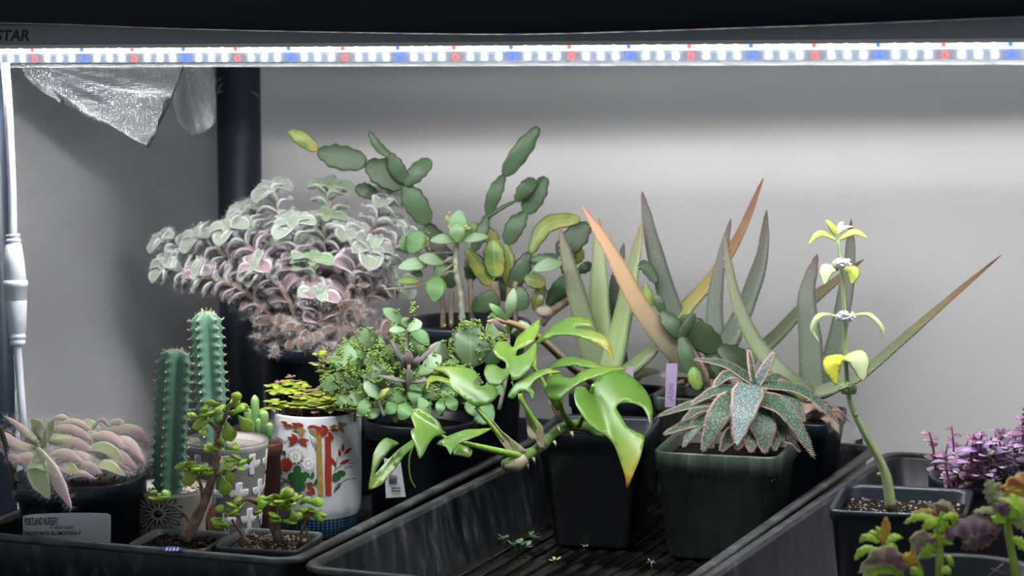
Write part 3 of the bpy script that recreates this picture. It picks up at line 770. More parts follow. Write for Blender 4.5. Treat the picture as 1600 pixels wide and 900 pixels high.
# ================================================================== two dwarf jade bushes in small square pots
m_jpot = plain('grey_green_pot', (.045, .055, .055), .4, var=.5, vscale=30)
m_twig = plain('jade_bark', (.17, .085, .055), .75, col2=(.33, .23, .17), vscale=180, bmp=.5)
m_jade = leafmat('jade_leaf', [(0, (.17, .32, .03)), (.5, (.30, .50, .05)), (1, (.46, .62, .07))], rough=.25, rnd=.35, spec=.5)
def jade(name, c, w, rot, label, branches, clusters, D, leaves, seed, gm):
    t = thing(name, flat(c), label, 'plant', 'dwarf jade bushes')
    square_pot(t, c, w, w * .84, .051, rot, m_jpot, z0=.0045, soil=.0045, rad=.007, liph=.005, lip=.003)
    grit(t, (c[0], c[1], 0), w * .36, w * .36, .0535, 150, gm, rot, (.0006, .002), seed)
    for pts, w0, w1 in branches:
        k = m_px(D); MB().tube([W(x, y, D + dd) for x, y, dd in pts], [(0, w0 * k / 2), (1, w1 * k / 2)], 8, 4 * len(pts)).build('branch', m_twig, t)
    r = random.Random(seed)
    for (x, y, dd, n, sp_) in clusters:
        for _ in range(n):
            a = r.uniform(0, 2 * pi); L = r.uniform(19, 27) * m_px(D); o = W(x + r.gauss(0, sp_), y + r.gauss(0, sp_ * .6), D + dd + r.gauss(0, .004))
            d = (V((math.cos(a), math.sin(a), r.uniform(-.25, .75)))).normalized()
            nm = (V((0, 0, 1)) - FW * r.uniform(0, 1.0) + V((r.uniform(-.4, .4), 0, 0)))
            leaf(t, 'leaf', [o, o + d * L * .5, o + d * L], L * .68, .0034, nm, m_jade, wprof=OBOV, cup=.06, n=8, m=8)
    for (a, e, w_, dd) in leaves:
        nm = -FW + V((0, 0, .5)); P = [W(*a, D + dd), W((a[0] + e[0]) / 2, (a[1] + e[1]) / 2, D + dd - .003), W(*e, D + dd)]
        leaf(t, 'leaf', P, w_ * m_px(D), .0034, nm, m_jade, wprof=OBOV, cup=.05, n=8)
    return t
c = WZ(281, 841, .057); D = depth(c) - .002
jade('potted_jade', c, .062, math.radians(10), 'upright dwarf jade bush with a thick brown trunk in a small square pot',
     [([(288, 845, 0), (308, 808, 0), (325, 768, 0), (338, 722, 0), (340, 690, 0)], 20, 9), ([(338, 700, 0), (342, 672, 0), (352, 650, -.003), (360, 630, -.004)], 9, 6), ([(342, 675, 0), (330, 662, 0), (322, 658, 0)], 7, 5),
      ([(318, 790, 0), (314, 760, -.004), (306, 738, -.006)], 7, 4), ([(336, 742, 0), (360, 738, -.003), (376, 728, -.004)], 6, 4), ([(302, 822, 0), (285, 800, -.004), (262, 788, -.006)], 7, 4), ([(342, 700, 0), (346, 685, .004)], 6, 4)],
     [(362, 640, -.004, 8, 9), (325, 657, -.002, 8, 9), (345, 645, 0, 6, 12), (343, 700, 0, 7, 9), (306, 732, -.006, 8, 10), (338, 735, 0, 6, 10), (378, 724, -.004, 6, 7), (256, 780, -.006, 5, 7)], D,
     [((312, 738), (285, 752), 26, -.012), ((352, 658), (362, 690), 24, -.006), ((372, 650), (392, 672), 24, -.006), ((345, 740), (355, 775), 22, -.002), ((300, 722), (272, 732), 12, -.01), ((330, 655), (300, 668), 18, -.006), ((365, 632), (372, 612), 18, -.002), ((345, 632), (320, 628), 12, -.006), ((352, 735), (365, 752), 16, -.008)], 21, m_soil)
c = WZ(421, 842, .057); D = depth(c) - .002
jade('potted_jade', c, .066, math.radians(10), 'low spreading dwarf jade bush with bent branches in a small square pot of gravel',
     [([(436, 845, 0), (426, 815, 0), (420, 800, -.004), (418, 782, -.004)], 17, 12), ([(424, 812, 0), (405, 788, -.002), (385, 780, -.006), (372, 790, -.01)], 9, 6), ([(434, 842, -.004), (432, 812, -.006), (432, 785, -.008)], 9, 6),
      ([(446, 818, -.004), (470, 812, -.006), (490, 800, -.006)], 8, 6), ([(470, 845, -.006), (474, 820, -.006), (488, 800, -.006)], 6, 4), ([(388, 850, -.01), (376, 832, -.012), (362, 812, -.012)], 6, 4), ([(480, 840, 0), (478, 820, 0)], 5, 4)],
     [(360, 800, -.012, 9, 10), (358, 822, -.012, 4, 8), (440, 782, -.006, 9, 12), (465, 785, 0, 7, 10), (485, 800, -.006, 8, 9), (444, 815, -.012, 6, 9), (415, 782, -.004, 4, 7)], D,
     [((358, 800), (336, 792), 15, -.016), ((440, 778), (458, 764), 18, -.008), ((480, 785), (506, 784), 18, -.006), ((488, 805), (508, 808), 20, -.008), ((455, 775), (440, 765), 22, 0), ((420, 785), (402, 790), 16, -.01), ((455, 795), (462, 818), 16, -.012)], 22, m_bark)

# ================================================================== painted cup with golden sedum
c = WZ(493, 640, .108)
t = thing('painted_cup', flat(c), 'white porcelain cup painted with red and gold bamboo, growing golden stonecrop', 'cup')
CUPR = .0386
m_porc = plain('porcelain', (.62, .64, .66), .22, col2=(.56, .58, .60), vscale=40)
pr = [(.001, .010), (.030, .010), (.034, .012), (.0345, .020), (.0372, .024), (CUPR * .985, .030), (CUPR, .060), (CUPR, .1070), (CUPR - .0008, .1082), (CUPR - .0022, .1082), (CUPR - .0032, .106), (CUPR - .0036, .07), (.001, .07)]
cup = MB().lathe(pr, flat(c), 56).build('cup_body', m_porc, t)
m_band, nt, b = _nt('dotted_blue_band')
tc = N(nt, 'ShaderNodeTexCoord').outputs['Object']; sp_ = N(nt, 'ShaderNodeSeparateXYZ'); nt.links.new(tc, sp_.inputs[0])
a1 = mth(nt, 'SINE', mth(nt, 'MULTIPLY', mth(nt, 'ARCTAN2', sp_.outputs[1], sp_.outputs[0]), 60.0)); a2 = mth(nt, 'SINE', mth(nt, 'MULTIPLY', sp_.outputs[2], 2500.0))
nt.links.new(mixc(nt, mth(nt, 'GREATER_THAN', mth(nt, 'MULTIPLY', mth(nt, 'ADD', a1, 1), mth(nt, 'ADD', a2, 1)), 1.9), (.006, .012, .028), (.03, .20, .32)), b.inputs['Base Color']); b.inputs['Roughness'].default_value = .35
MB().lathe([(.031, .004), (.0348, .005), (.0352, .0225), (.0340, .0238), (.031, .0238)], flat(c), 48, closed=True).build('dotted_foot', m_band, t)
inside_round(flat(c), CUPR - .0036, .102, dome=.003).build('soil', m_soil, t)
f = lambda x, y: on_pot(x, y, c, CUPR * .992, .03, CUPR, .06, .00035)
def Zc(x, y): return (410 + x / 3.753, 600 + y / 3.75)
def paint(nm, col, shapes, gl=.35, step=0):
    mb = MB()
    for s_ in shapes: shape_on(mb, [Zc(*p) for p in s_], f, step)
    return mb.build(nm, plain(nm + '_paint', col, gl, var=.25, vscale=200), cup, smooth=False)
def petal(x, y, a, L, w):
    a = math.radians(a); dx, dy = math.cos(a), -math.sin(a); nx, ny = -dy, dx
    return [(x, y), (x + dx * L * .35 + nx * w / 2, y + dy * L * .35 + ny * w / 2), (x + dx * L * .7 + nx * w * .35, y + dy * L * .7 + ny * w * .35), (x + dx * L, y + dy * L), (x + dx * L * .7 - nx * w * .35, y + dy * L * .7 - ny * w * .35), (x + dx * L * .35 - nx * w / 2, y + dy * L * .35 - ny * w / 2)]
def blob(x, y, rx, ry, n=12): return [(x + rx * math.cos(2 * pi * k / n), y + ry * math.sin(2 * pi * k / n)) for k in range(n)]
RED, GOLD, GRN = (.30, .035, .015), (.34, .23, .055), (.025, .10, .03)
red_sh = [[(366, 310), (400, 305), (404, 420), (406, 540), (404, 655), (372, 655), (366, 540), (368, 420)]]
red_sh += [petal(*p) for p in ((150, 232, 165, 48, 18), (150, 236, 200, 32, 16), (175, 240, 190, 40, 18), (215, 245, 160, 48, 22), (210, 250, 200, 40, 18), (245, 250, 150, 50, 18),
           (260, 255, 10, 60, 22), (300, 255, -5, 60, 22), (330, 258, -60, 60, 22), (330, 258, -100, 55, 20), (385, 265, 150, 50, 24), (385, 275, 220, 60, 24), (390, 275, -70, 65, 24), (395, 270, 0, 55, 20), (395, 268, 190, 60, 22), (390, 290, -45, 45, 18),
           (210, 325, 170, 70, 22), (210, 325, 140, 55, 20), (210, 325, 205, 65, 22), (210, 325, -5, 66, 24), (210, 325, -35, 66, 24), (210, 325, 200, 40, 20), (470, 400, 85, 55, 20), (478, 412, 40, 65, 20), (455, 430, 95, 50, 18), (452, 470, 25, 70, 22), (430, 485, 115, 62, 22), (255, 580, -45, 80, 28), (312, 640, 175, 62, 20))]
red_sh += [petal(138, 470, 24 * k, 44, 17) for k in range(15)]
paint('red_bamboo', RED, red_sh)
paint('gold_bamboo', GOLD, [[(316, 310), (344, 305), (350, 420), (354, 540), (358, 655), (328, 655), (322, 540), (318, 420)]] + [petal(*p) for p in ((260, 275, 175, 70, 26), (250, 275, 215, 55, 22), (300, 285, -30, 60, 24), (330, 300, 150, 65, 24), (440, 245, 10, 62, 28), (445, 245, -50, 55, 24), (440, 245, 190, 50, 24), (445, 240, 50, 25, 18))] + [blob(138, 470, 16, 16), blob(194, 425, 12, 12)])
paint('green_leaves', GRN, [blob(175, 540, 26, 22), blob(205, 500, 24, 24), blob(225, 550, 36, 34), blob(220, 600, 34, 26), blob(200, 570, 30, 26), blob(435, 545, 26, 26), blob(462, 525, 26, 20), blob(425, 560, 16, 16), blob(127, 405, 10, 14), blob(80, 445, 11, 14), blob(100, 515, 16, 14)]
      + [petal(*p) for p in ((290, 560, 80, 50, 24), (280, 545, 140, 50, 26), (300, 590, 165, 40, 24), (305, 600, 70, 55, 22), (420, 630, 45, 60, 18), (110, 530, 200, 20, 14))])
paint('white_daisy', (.80, .80, .80), [petal(194, 425, 30 * k + 8, 46, 21) for k in range(12)] + [petal(270, 470, 24 * k, 44, 14) for k in range(15)] + [petal(95, 385, 36 * k, 34, 16) for k in range(10)])
paint('pink_dots', RED, [blob(270 + 16 * math.cos(k * 1.047), 466 + 16 * math.sin(k * 1.047), 7, 7, 7) for k in range(6)])
ln = []
def line(pts, w=3.0):
    for (a, b_) in zip(pts, pts[1:]):
        dx, dy = b_[0] - a[0], b_[1] - a[1]; L = math.hypot(dx, dy); nx, ny = -dy / L * w / 2, dx / L * w / 2
        ln.append([(a[0] + nx, a[1] + ny), (b_[0] + nx, b_[1] + ny), (b_[0] - nx, b_[1] - ny), (a[0] - nx, a[1] - ny)])
for k in range(12):
    a = math.radians(30 * k + 8 + 15); line([(194 + 12 * math.cos(a), 425 - 12 * math.sin(a)), (194 + 36 * math.cos(a), 425 - 36 * math.sin(a))], 2.4)
    for da in (-9, 9):
        b_ = math.radians(30 * k + 8 + da); e_ = math.radians(30 * k + 8); line([(194 + 36 * math.cos(b_), 425 - 36 * math.sin(b_)), (194 + 47 * math.cos(e_), 425 - 47 * math.sin(e_))], 2.4)
for p in (((430, 500), (470, 470), (500, 460), (535, 468)), ((420, 640), (450, 590), (490, 560), (550, 550)), ((85, 545), (130, 555), (170, 580), (190, 605)), ((105, 600), (112, 575), (140, 560)), ((180, 630), (220, 640), (260, 662)), ((75, 308), (110, 320), (135, 345)), ((275, 305), (295, 345), (320, 395)), ((300, 320), (310, 355), (318, 380)), ((418, 640), (430, 600), (455, 580)), ((440, 430), (430, 490), (422, 520)), ((480, 500), (510, 480), (525, 490))): line(p, 2.8)
for yy in (360, 415, 470, 540, 600): line([(318, yy), (354, yy + 2)], 2.6)
paint('fine_lines', (.10, .07, .07), ln)
m_sed = leafmat('golden_stonecrop', [(0, (.20, .28, .03)), (.6, (.36, .44, .05)), (1, (.46, .50, .09))], rough=.4, rnd=.3)
m_sedb = plain('dry_stonecrop', (.24, .13, .09), .85, var=.6, vscale=200)
r = random.Random(31); D = depth(c)
def rosette(t, o, n, L, mat, r, wr=.75, th=.0016, tilt=.35, name='leaf', wprof=OBOV):
    for k in range(n):
        a = 2 * pi * k / n + r.uniform(-.3, .3); d = V((math.cos(a), math.sin(a), tilt + r.uniform(-.2, .2))).normalized(); l = L * r.uniform(.8, 1.15)
        leaf(t, name, [o, o + d * l * .5, o + d * l + V((0, 0, -.1 * l))], l * wr, th, V((0, 0, 1)) - d * .4, mat, wprof=wprof, n=6, m=6, cup=.1)
for k in range(54):
    x = r.uniform(422, 556); y = r.uniform(604, 644) - 8 * math.exp(-((x - 450) / 40) ** 2); yy = abs(x - 490) / 70
    tl = r.uniform(-.35, .5)
    dd = D + lerp(.030, -.036, (y - 600) / 40) * (1 - .4 * yy)
    o = W(x, y, dd)
    MB().tube([W(x + r.uniform(-4, 4), y + 16, dd + .004), o], .0009, 5, 3).build('stem', m_sedb, t)
    rosette(t, o, 5, r.uniform(15, 20) * m_px(D), m_sed, r, wr=.85, tilt=tl)
MB().tube([W(520, 640, D), W(512, 605, D - .01), W(503, 578, D - .012), (W(502, 556, D - .012))], .0010, 5, 10).build('stem', m_sedb, t)
for x, y in ((500, 556), (508, 566), (505, 582), (498, 572), (512, 590)): rosette(t, W(x, y, D - .012), 4, 16 * m_px(D), m_sed, r, wr=.9)
for x, y in ((436, 598), (462, 597), (490, 636), (478, 612), (455, 590), (497, 610), (492, 646), (466, 620)):
    rosette(t, W(x, y, D - .034), 5, 9 * m_px(D), m_sedb, r, name='dry_leaf')

# ================================================================== big woolly plant behind
D = 2.55
c = WZ(505, 532, .140)
t = thing('potted_tradescantia', flat(c), 'big bushy woolly white and purple plant spilling over a black pot beside the post', 'plant', 'woolly plants')
round_pot(t, flat(c), .060, .046, .134, m_bpot, lip=.004, liph=.012, soil=.010)
lw_y = leafmat('woolly_young', [(0, (.20, .26, .15)), (.5, (.29, .36, .26)), (1, (.36, .40, .32))], edge=(.62, .64, .64), edge_at=.72, rough=.85, rnd=.16, stripes=((.44, .50, .42), 18, .4), sheen=.6)
lw_g = leafmat('woolly_open_green', [(0, (.15, .23, .09)), (.5, (.20, .31, .15)), (1, (.26, .35, .20))], edge=(.50, .55, .48), edge_at=.80, rough=.8, rnd=.12, stripes=((.38, .48, .33), 18, .5), sheen=.5)
lw_p = leafmat('woolly_purple', [(0, (.20, .09, .11)), (.5, (.26, .15, .18)), (1, (.32, .21, .25))], edge=(.62, .56, .62), edge_at=.66, rough=.85, rnd=.3, stripes=((.36, .28, .31), 18, .4), sheen=.6)
lw_b = leafmat('woolly_dry', [(0, (.10, .060, .045)), (.5, (.17, .105, .08)), (1, (.24, .165, .13))], edge=(.46, .39, .37), edge_at=.7, rough=.9, rnd=.35, sheen=.5)
m_wstem = plain('woolly_plant_stem', (.34, .26, .22), .9, var=.4)
hr = MB(); dry = MB(); r = random.Random(77); k_ = m_px(D); base = W(500, 548, D)
#        head px, depth shift, leaf px, kind (w white, g green), lean of the head
HEADS = [((262, 416), .00, 40, 'w'), ((256, 376), .03, 34, 'w'), ((312, 372), .01, 40, 'w'), ((362, 360), -.02, 46, 'w'), ((384, 330), .03, 40, 'w'), ((428, 300), .02, 44, 'w'), ((458, 355), -.03, 46, 'w'),
         ((515, 298), .03, 46, 'g'), ((508, 345), .01, 42, 'g'), ((604, 312), .03, 44, 'w'), ((545, 362), .0, 44, 'w'), ((486, 412), -.04, 42, 'g'), ((578, 395), -.04, 50, 'w'), ((498, 466), -.05, 44, 'p'), ((640, 360), .02, 40, 'w'), ((622, 440), -.02, 40, 'w'), ((310, 430), -.03, 38, 'p'), ((400, 420), -.045, 40, 'p')]
for (hx, hy), dd, lp, kind in HEADS:
    head = W(hx, hy, D + dd); bx = 500 + (hx - 470) * .22; b0 = W(bx, 548, D + dd * .4)
    mid = b0.lerp(head, .5) + V((0, 0, .018 * (1 if abs(hx - 480) > 60 else .2))) + (-FW) * .004
    path = spline([b0, mid, head], 40); T = tangents(path)
    L = sum((a - b_).length for a, b_ in zip(path, path[1:]))
    MB().tube([b0, mid, head], .0028, 7, 14).build('stem', m_wstem, t)
    n = max(6, int(L / .0064)); ph = r.uniform(0, 1)
    for i in range(n):
        s_ = (i + ph) / n
        if s_ < .10: continue
        q = min(39, int(s_ * 40)); p = path[q]; tt = T[q]
        sd = tt.cross(FW).normalized() * (1 if i % 2 else -1)
        sd = (sd * r.uniform(.75, 1) - FW * r.uniform(.05, .75)).normalized()
        l = lp * k_ * r.uniform(.8, 1.05) * (.75 if s_ < .35 else 1.0)
        mat = lw_b if s_ < .36 + r.uniform(-.08, .12) else lw_p if s_ < .80 + r.uniform(-.12, .06) else (lw_y if kind != 'g' else lw_g)
        if kind == 'g' and s_ > .35 and s_ < .8 and r.random() < .5: continue
        P = [p, p + sd * l * .42 + tt * l * .30, p + sd * l * .78 + tt * l * .34 - V((0, 0, l * .04))]
        nm = tt * 1.0 - FW * .25
        if mat is lw_b: dry.blade(P, l * r.uniform(.62, .8), .0018, nm, cup=.3, n=6, m=6)
        else: leaf(t, 'leaf', P, l * r.uniform(.86, 1.05), .0018, nm, mat, cup=.42, n=8, m=8, wprof=ELLIP)
        fuzz(hr, r, P, l * .74, nm, 96, .0056, hw=.00012)
    tt = (T[-1] * .6 - FW * .55 + V((0, 0, .6))).normalized()       # the heads face up and out
    ax = tt.cross(V((.2, .3, .9))).normalized(); ay = tt.cross(ax)
    nl = 7 if kind == 'w' else 6
    for i in range(nl):
        a = i * 2.4 + r.uniform(-.2, .2); o = (ax * math.cos(a) + ay * math.sin(a)); l = lp * k_ * (.45 + .80 * i / nl) * r.uniform(.9, 1.05); up_ = .75 - .85 * i / nl
        P = [head + tt * .003, head + o * l * .5 + tt * l * (up_ * .6 + .1), head + o * l * .92 + tt * l * up_ * .55]
        nm = tt - o * .35
        leaf(t, 'leaf', P, l * .74, .0018, nm, lw_g if kind == 'g' else lw_p if kind == 'p' and i > 2 else lw_y, cup=.36, n=9, m=8, wprof=ELLIP)
        fuzz(hr, r, P, l * .66, nm, 80 if kind != 'g' else 34, .0050 if kind != 'g' else .003, hw=.00014)
    if kind == 'w':
        for i in range(160):
            o = (ax * r.gauss(0, 1) + ay * r.gauss(0, 1) + tt * r.uniform(-.2, 1)).normalized()
            hr.hair(head + o * lp * k_ * .45 * r.random(), o * .005 * r.uniform(.6, 1.2), V((r.gauss(0, 1), r.gauss(0, 1), r.gauss(0, 1))) * .0016, .00011)
for i in range(110):             # dry leaves matted over the pot's rim
    x, y = r.uniform(385, 620), r.uniform(470, 548); y += abs(x - 500) * .0; D_ = D - .045 + abs(x - 500) * .0003 + r.uniform(-.01, .02)
    p = W(x, y, D_); d = V((r.uniform(-1, 1), -.4, r.uniform(-1, .2))).normalized(); l = r.uniform(20, 32) * k_
    P = [p, p + d * l * .5 - FW * .004, p + d * l + V((0, 0, -.002))]; nm = -FW + V((r.uniform(-.6, .6), 0, .5))
    dry.blade(P, l * r.uniform(.4, .65), .0016, nm, cup=.35, n=6, m=6)
    fuzz(hr, r, P, l * .5, nm, 90, .0052, hw=.00011)
dry.build('dry_leaves', lw_b, t, kind='stuff')
hr.build('hair', m_hair, t, kind='stuff')

# ================================================================== holiday cactus
m_seg = leafmat('cactus_segment', [(0, (.045, .082, .034)), (.5, (.060, .105, .050)), (1, (.075, .115, .065))], edge=(.14, .05, .05), edge_at=.90, rib=(.09, .14, .075), rib_w=.10, rough=.4, rnd=.25, mott=(.07, .13, .06), mscale=70)
m_segy = leafmat('yellowed_segment', [(0, (.16, .24, .05)), (.5, (.30, .34, .06)), (1, (.38, .36, .10))], edge=(.22, .09, .05), edge_at=.86, rib=(.40, .42, .12), rib_w=.10, rough=.4, rnd=.2, mott=(.14, .25, .06), mscale=70)
m_wood = plain('woody_stem', (.19, .13, .085), .85, col2=(.33, .26, .19), vscale=150, bmp=.6)
SEGP = [(0, .30), (.1, .62), (.35, .98), (.6, 1), (.85, .8), (.95, .55), (1, .25)]
def segs(t, L, D, r):
    for row in L:
        pts, w, dd, y = row[0], row[1], row[2], row[3]; k = m_px(D)
        P = [W(*p, D + dd) for p in pts]
        if len(P) == 2:
            mid = P[0].lerp(P[1], .5) + V((r.uniform(-1, 1), 0, r.uniform(-1, 1))) * .0015 - FW * .002; P = [P[0], mid, P[1]]
        leaf(t, 'segment', P, w * k * 1.04, .0030 if w > 12 else .004, -FW + V((r.uniform(-.4, .4), 0, r.uniform(0, .4))), m_segy if y else m_seg, wprof=SEGP, n=20, m=10, wav=(.05, 4), cup=.08,
             tprof=[(0, 1), (.5, 1), (1, .5)])
D = 2.54
c = WZ(748, 503, .165); c.x -= .012
t = thing('potted_holiday_cactus', flat(c), 'tall flat jointed holiday cactus in a black pot against the wall, some pads yellowed', 'cactus', 'jointed holiday cacti')
round_pot(t, flat(c), .057, .041, .159, m_bpot, lip=.005, liph=.014, soil=.010)
r = random.Random(8)
segs(t, [([(452, 205), (496, 235)], 22, .02, 1), ([(497, 237), (573, 254)], 38, .015, 0), ([(573, 255), (632, 290)], 44, .01, 0), ([(577, 206), (592, 230), (613, 246)], 14, 0, 0), ([(609, 240), (635, 284)], 26, .0, 0), ([(634, 290), (673, 250)], 27, 0, 0),
  ([(632, 290), (669, 350)], 36, .005, 0), ([(556, 293), (588, 305)], 24, .03, 0), ([(669, 350), (690, 410)], 34, .01, 0), ([(841, 199), (787, 275)], 28, 0, 0), ([(787, 274), (762, 336)], 22, 0, 0), ([(762, 335), (738, 394)], 19, 0, 0), ([(762, 341), (806, 314)], 7, -.005, 0),
  ([(806, 314), (836, 280)], 24, -.008, 0), ([(853, 277), (821, 334)], 31, .0, 0), ([(821, 332), (792, 382)], 28, 0, 0), ([(735, 351), (780, 375)], 24, .01, 1), ([(771, 374), (776, 433)], 33, -.02, 1), ([(729, 389), (767, 446)], 25, -.012, 1), ([(789, 382), (797, 452)], 24, -.004, 1), ([(827, 395), (800, 450)], 28, -.01, 0),
  ([(828, 397), (855, 352), (907, 342)], 26, -.005, 1), ([(920, 350), (873, 400)], 37, -.012, 0), ([(829, 408), (872, 402)], 20, -.015, 0), ([(820, 434), (852, 444)], 24, -.022, 1), ([(856, 477), (888, 432)], 26, -.005, 0), ([(813, 448), (818, 484)], 27, -.028, 0), ([(738, 484), (777, 460)], 32, -.03, 0),
  ([(898, 412), (908, 388)], 16, 0, 1), ([(902, 426), (924, 412)], 16, 0, 0), ([(836, 486), (850, 446)], 20, -.01, 1), ([(738, 394), (735, 440)], 22, .005, 0), ([(700, 410), (706, 450)], 24, 0, 0), ([(880, 402), (895, 440)], 22, .012, 0), ([(778, 432), (790, 470)], 22, 0, 0), ([(868, 440), (890, 470)], 20, .015, 0)], D, r)
for pts, w in (([(770, 505), (775, 470), (772, 440)], 15), ([(692, 512), (692, 480), (688, 452)], 9), ([(705, 512), (705, 480), (706, 455)], 8), ([(790, 508), (794, 480), (797, 450)], 11), ([(738, 508), (736, 470), (735, 436)], 8), ([(845, 508), (860, 490), (888, 470), (905, 462)], 12), ([(806, 505), (804, 470), (806, 440)], 9)):
    MB().tube([W(*p, D - .012) for p in pts], w * m_px(D) / 2, 8, 10).build('stem', m_wood, t)
m_husk = plain('dry_husk', (.34, .28, .22), .85, col2=(.45, .40, .33), vscale=80)
for x, y, w, h in ((850, 487, 14, 9), (845, 466, 5, 5)):
    MB().ball(W(x, y, D - .03), m_px(D), 10, 6, (w, w * .7, h)).build('dry_pad', m_husk, t)

# ================================================================== mother-of-thousands
m_kal = leafmat('kalanchoe_leaf', [(0, (.085, .17, .04)), (.5, (.11, .21, .075)), (1, (.13, .24, .095))], edge=(.22, .32, .10), edge_at=.86, rough=.55, rnd=.28, mott=(.16, .27, .13), mscale=50)
m_kalp = leafmat('kalanchoe_pale', [(0, (.19, .29, .12)), (.5, (.24, .35, .21)), (1, (.25, .35, .23))], edge=(.40, .36, .30), edge_at=.88, rough=.55, rnd=.12, rib=(.34, .43, .28), rib_w=.07)
m_kalu = leafmat('kalanchoe_purplish', [(0, (.17, .16, .13)), (.5, (.20, .19, .18)), (1, (.26, .18, .18))], rough=.6, rnd=.15)
m_plet = plain('plantlet', (.15, .28, .05), .5, col2=(.28, .37, .09), vscale=300)
m_kstem = plain('kalanchoe_stem', (.38, .40, .30), .7, col2=(.24, .20, .15), vscale=220)
D = 2.385
c = WZ(656, 652, .098)
t = thing('potted_kalanchoe', flat(c), 'bushy toothed green kalanchoe covered in tiny plantlets in a black pot beside the cup', 'plant')
round_pot(t, flat(c), .0500, .040, .092, m_bpot, lip=.004, liph=.014, soil=.008)
r = random.Random(19); pl = MB()
def tooth(a, n): return lambda q: (.5 * prof(ELLIP, q) + .5 * prof(OVATE, q)) * (1 + 1.6 * a * (abs((q * n) % 1 - .5) * 2 - .5))
def kleaf(a, e, w, dd, mat, nm=None, plets=0, arch=.004):
    k = m_px(D); A, E = W(*a, D + dd + .006), W(*e, D + dd - .004); M_ = A.lerp(E, .5) - FW * arch; nm = nm or (-FW + V((r.uniform(-.3, .3), 0, r.uniform(.2, .8))))
    leaf(t, 'leaf', [A, M_, E], w * k, .0022, nm, mat, wprof=tooth(.06, 8), n=34, m=8, cup=.12)
    if plets:
        cc_ = spline([A, M_, E], 20); T = tangents(cc_)
        for i in range(plets):
            q = r.uniform(.35, 1.0); kk = min(19, int(q * 20)); S = T[kk].cross(V(nm)).normalized(); x = r.choice((-1, 1)); p = cc_[kk] + S * (x * w * k * .5 * prof(ELLIP, q)) - FW * .002
            for _ in range(3): pl.ball(p + V((r.gauss(0, 1), r.gauss(0, 1), r.gauss(0, 1))) * .0009, .0011, 5, 3, (1, 1, .8))
for i in range(95):
    a = r.uniform(0, 2 * pi); q = math.sqrt(r.random()); x, y = 632 + 118 * q * math.cos(a), 586 + 60 * q * math.sin(a)
    dd = .035 - .075 * (1 - q) * r.random() - .02 * (y - 586) / 60
    ang = math.atan2(y - 625, (x - 640)) + r.uniform(-.7, .7); L = r.uniform(24, 40)
    kleaf((x - math.cos(ang) * L / 2, y - math.sin(ang) * L / 2), (x + math.cos(ang) * L / 2, y + math.sin(ang) * L / 2), L * r.uniform(.5, .72), dd, m_kal, plets=r.choice((0, 4, 8, 12)))
KL = [((575, 622), (562, 652), 21, -.05, m_kal, 4), ((655, 622), (672, 650), 20, -.055, m_kal, 4), ((692, 622), (686, 648), 18, -.05, m_kal, 0), ((730, 628), (746, 650), 22, -.045, m_kal, 0), ((545, 615), (526, 634), 20, -.04, m_kal, 4), ((736, 574), (735, 502), 62, -.035, m_kalp, 34), ((772, 572), (762, 524), 40, -.03, m_kal, 26), ((655, 584), (690, 556), 34, -.03, m_kalp, 6), ((605, 606), (583, 570), 34, -.045, m_kalp, 10), ((600, 622), (568, 598), 28, -.045, m_kalp, 4), ((588, 626), (608, 606), 13, -.055, m_segy, 0),
      ((635, 508), (598, 482), 24, .0, m_kal, 4), ((636, 512), (660, 505), 26, -.012, m_kalp, 0), ((634, 514), (608, 516), 18, -.012, m_kalp, 0), ((640, 512), (630, 496), 20, -.005, m_kal, 0), ((645, 512), (670, 540), 26, .01, m_kal, 0), ((645, 600), (652, 634), 24, -.045, m_kal, 0),
      ((640, 630), (625, 656), 27, -.05, m_kal, 0), ((700, 620), (712, 642), 22, -.05, m_kal, 0), ((620, 632), (602, 645), 22, -.05, m_kal, 0), ((590, 640), (572, 652), 22, -.045, m_kal, 0), ((520, 560), (560, 548), 50, -.02, m_kal, 22), ((535, 592), (500, 606), 36, -.025, m_kal, 16), ((570, 622), (540, 628), 26, -.04, m_kal, 0),
      ((560, 600), (520, 585), 36, -.035, m_kal, 20), ((590, 545), (560, 515), 34, .0, m_kal, 14), ((700, 560), (672, 540), 40, -.012, m_kalp, 8), ((760, 600), (785, 612), 30, -.02, m_kal, 6), ((745, 640), (772, 655), 40, -.02, m_kal, 0), ((690, 602), (720, 612), 34, -.03, m_kal, 14), ((760, 520), (790, 500), 40, .005, m_kalp, 16), ((800, 520), (830, 510), 32, .01, m_kalp, 0)]
for a, e, w, dd, mt, pn in KL: kleaf(a, e, w, dd, mt, plets=pn)
for a, e, w in (((635, 577), (610, 530), 9), ((642, 577), (684, 537), 9), ((635, 597), (593, 587), 8), ((640, 598), (684, 592), 7), ((639, 578), (640, 548), 15), ((632, 575), (628, 552), 10), ((646, 578), (655, 556), 12), ((790, 520), (770, 500), 10)):
    kleaf(a, e, w, -.055, m_kalu, arch=.002)
kleaf((795, 498), (803, 450), 18, -.03, m_kalp); kleaf((792, 500), (764, 474), 14, -.03, m_kal)
MB().tube([W(638, 650, D - .03), W(638, 600, D - .05), W(639, 570, D - .055)], .0016, 6, 8).build('stem', m_kalu, t)
for pts in ([(650, 650), (636, 560), (636, 510)], [(735, 640), (740, 600), (736, 572)], [(780, 640), (794, 570), (793, 498)], [(690, 650), (690, 600), (688, 560)], [(600, 650), (590, 620)], [(560, 640), (540, 600)]):
    MB().tube([W(*p, D) for p in pts], .0018, 6, 10).build('stem', m_kstem, t)
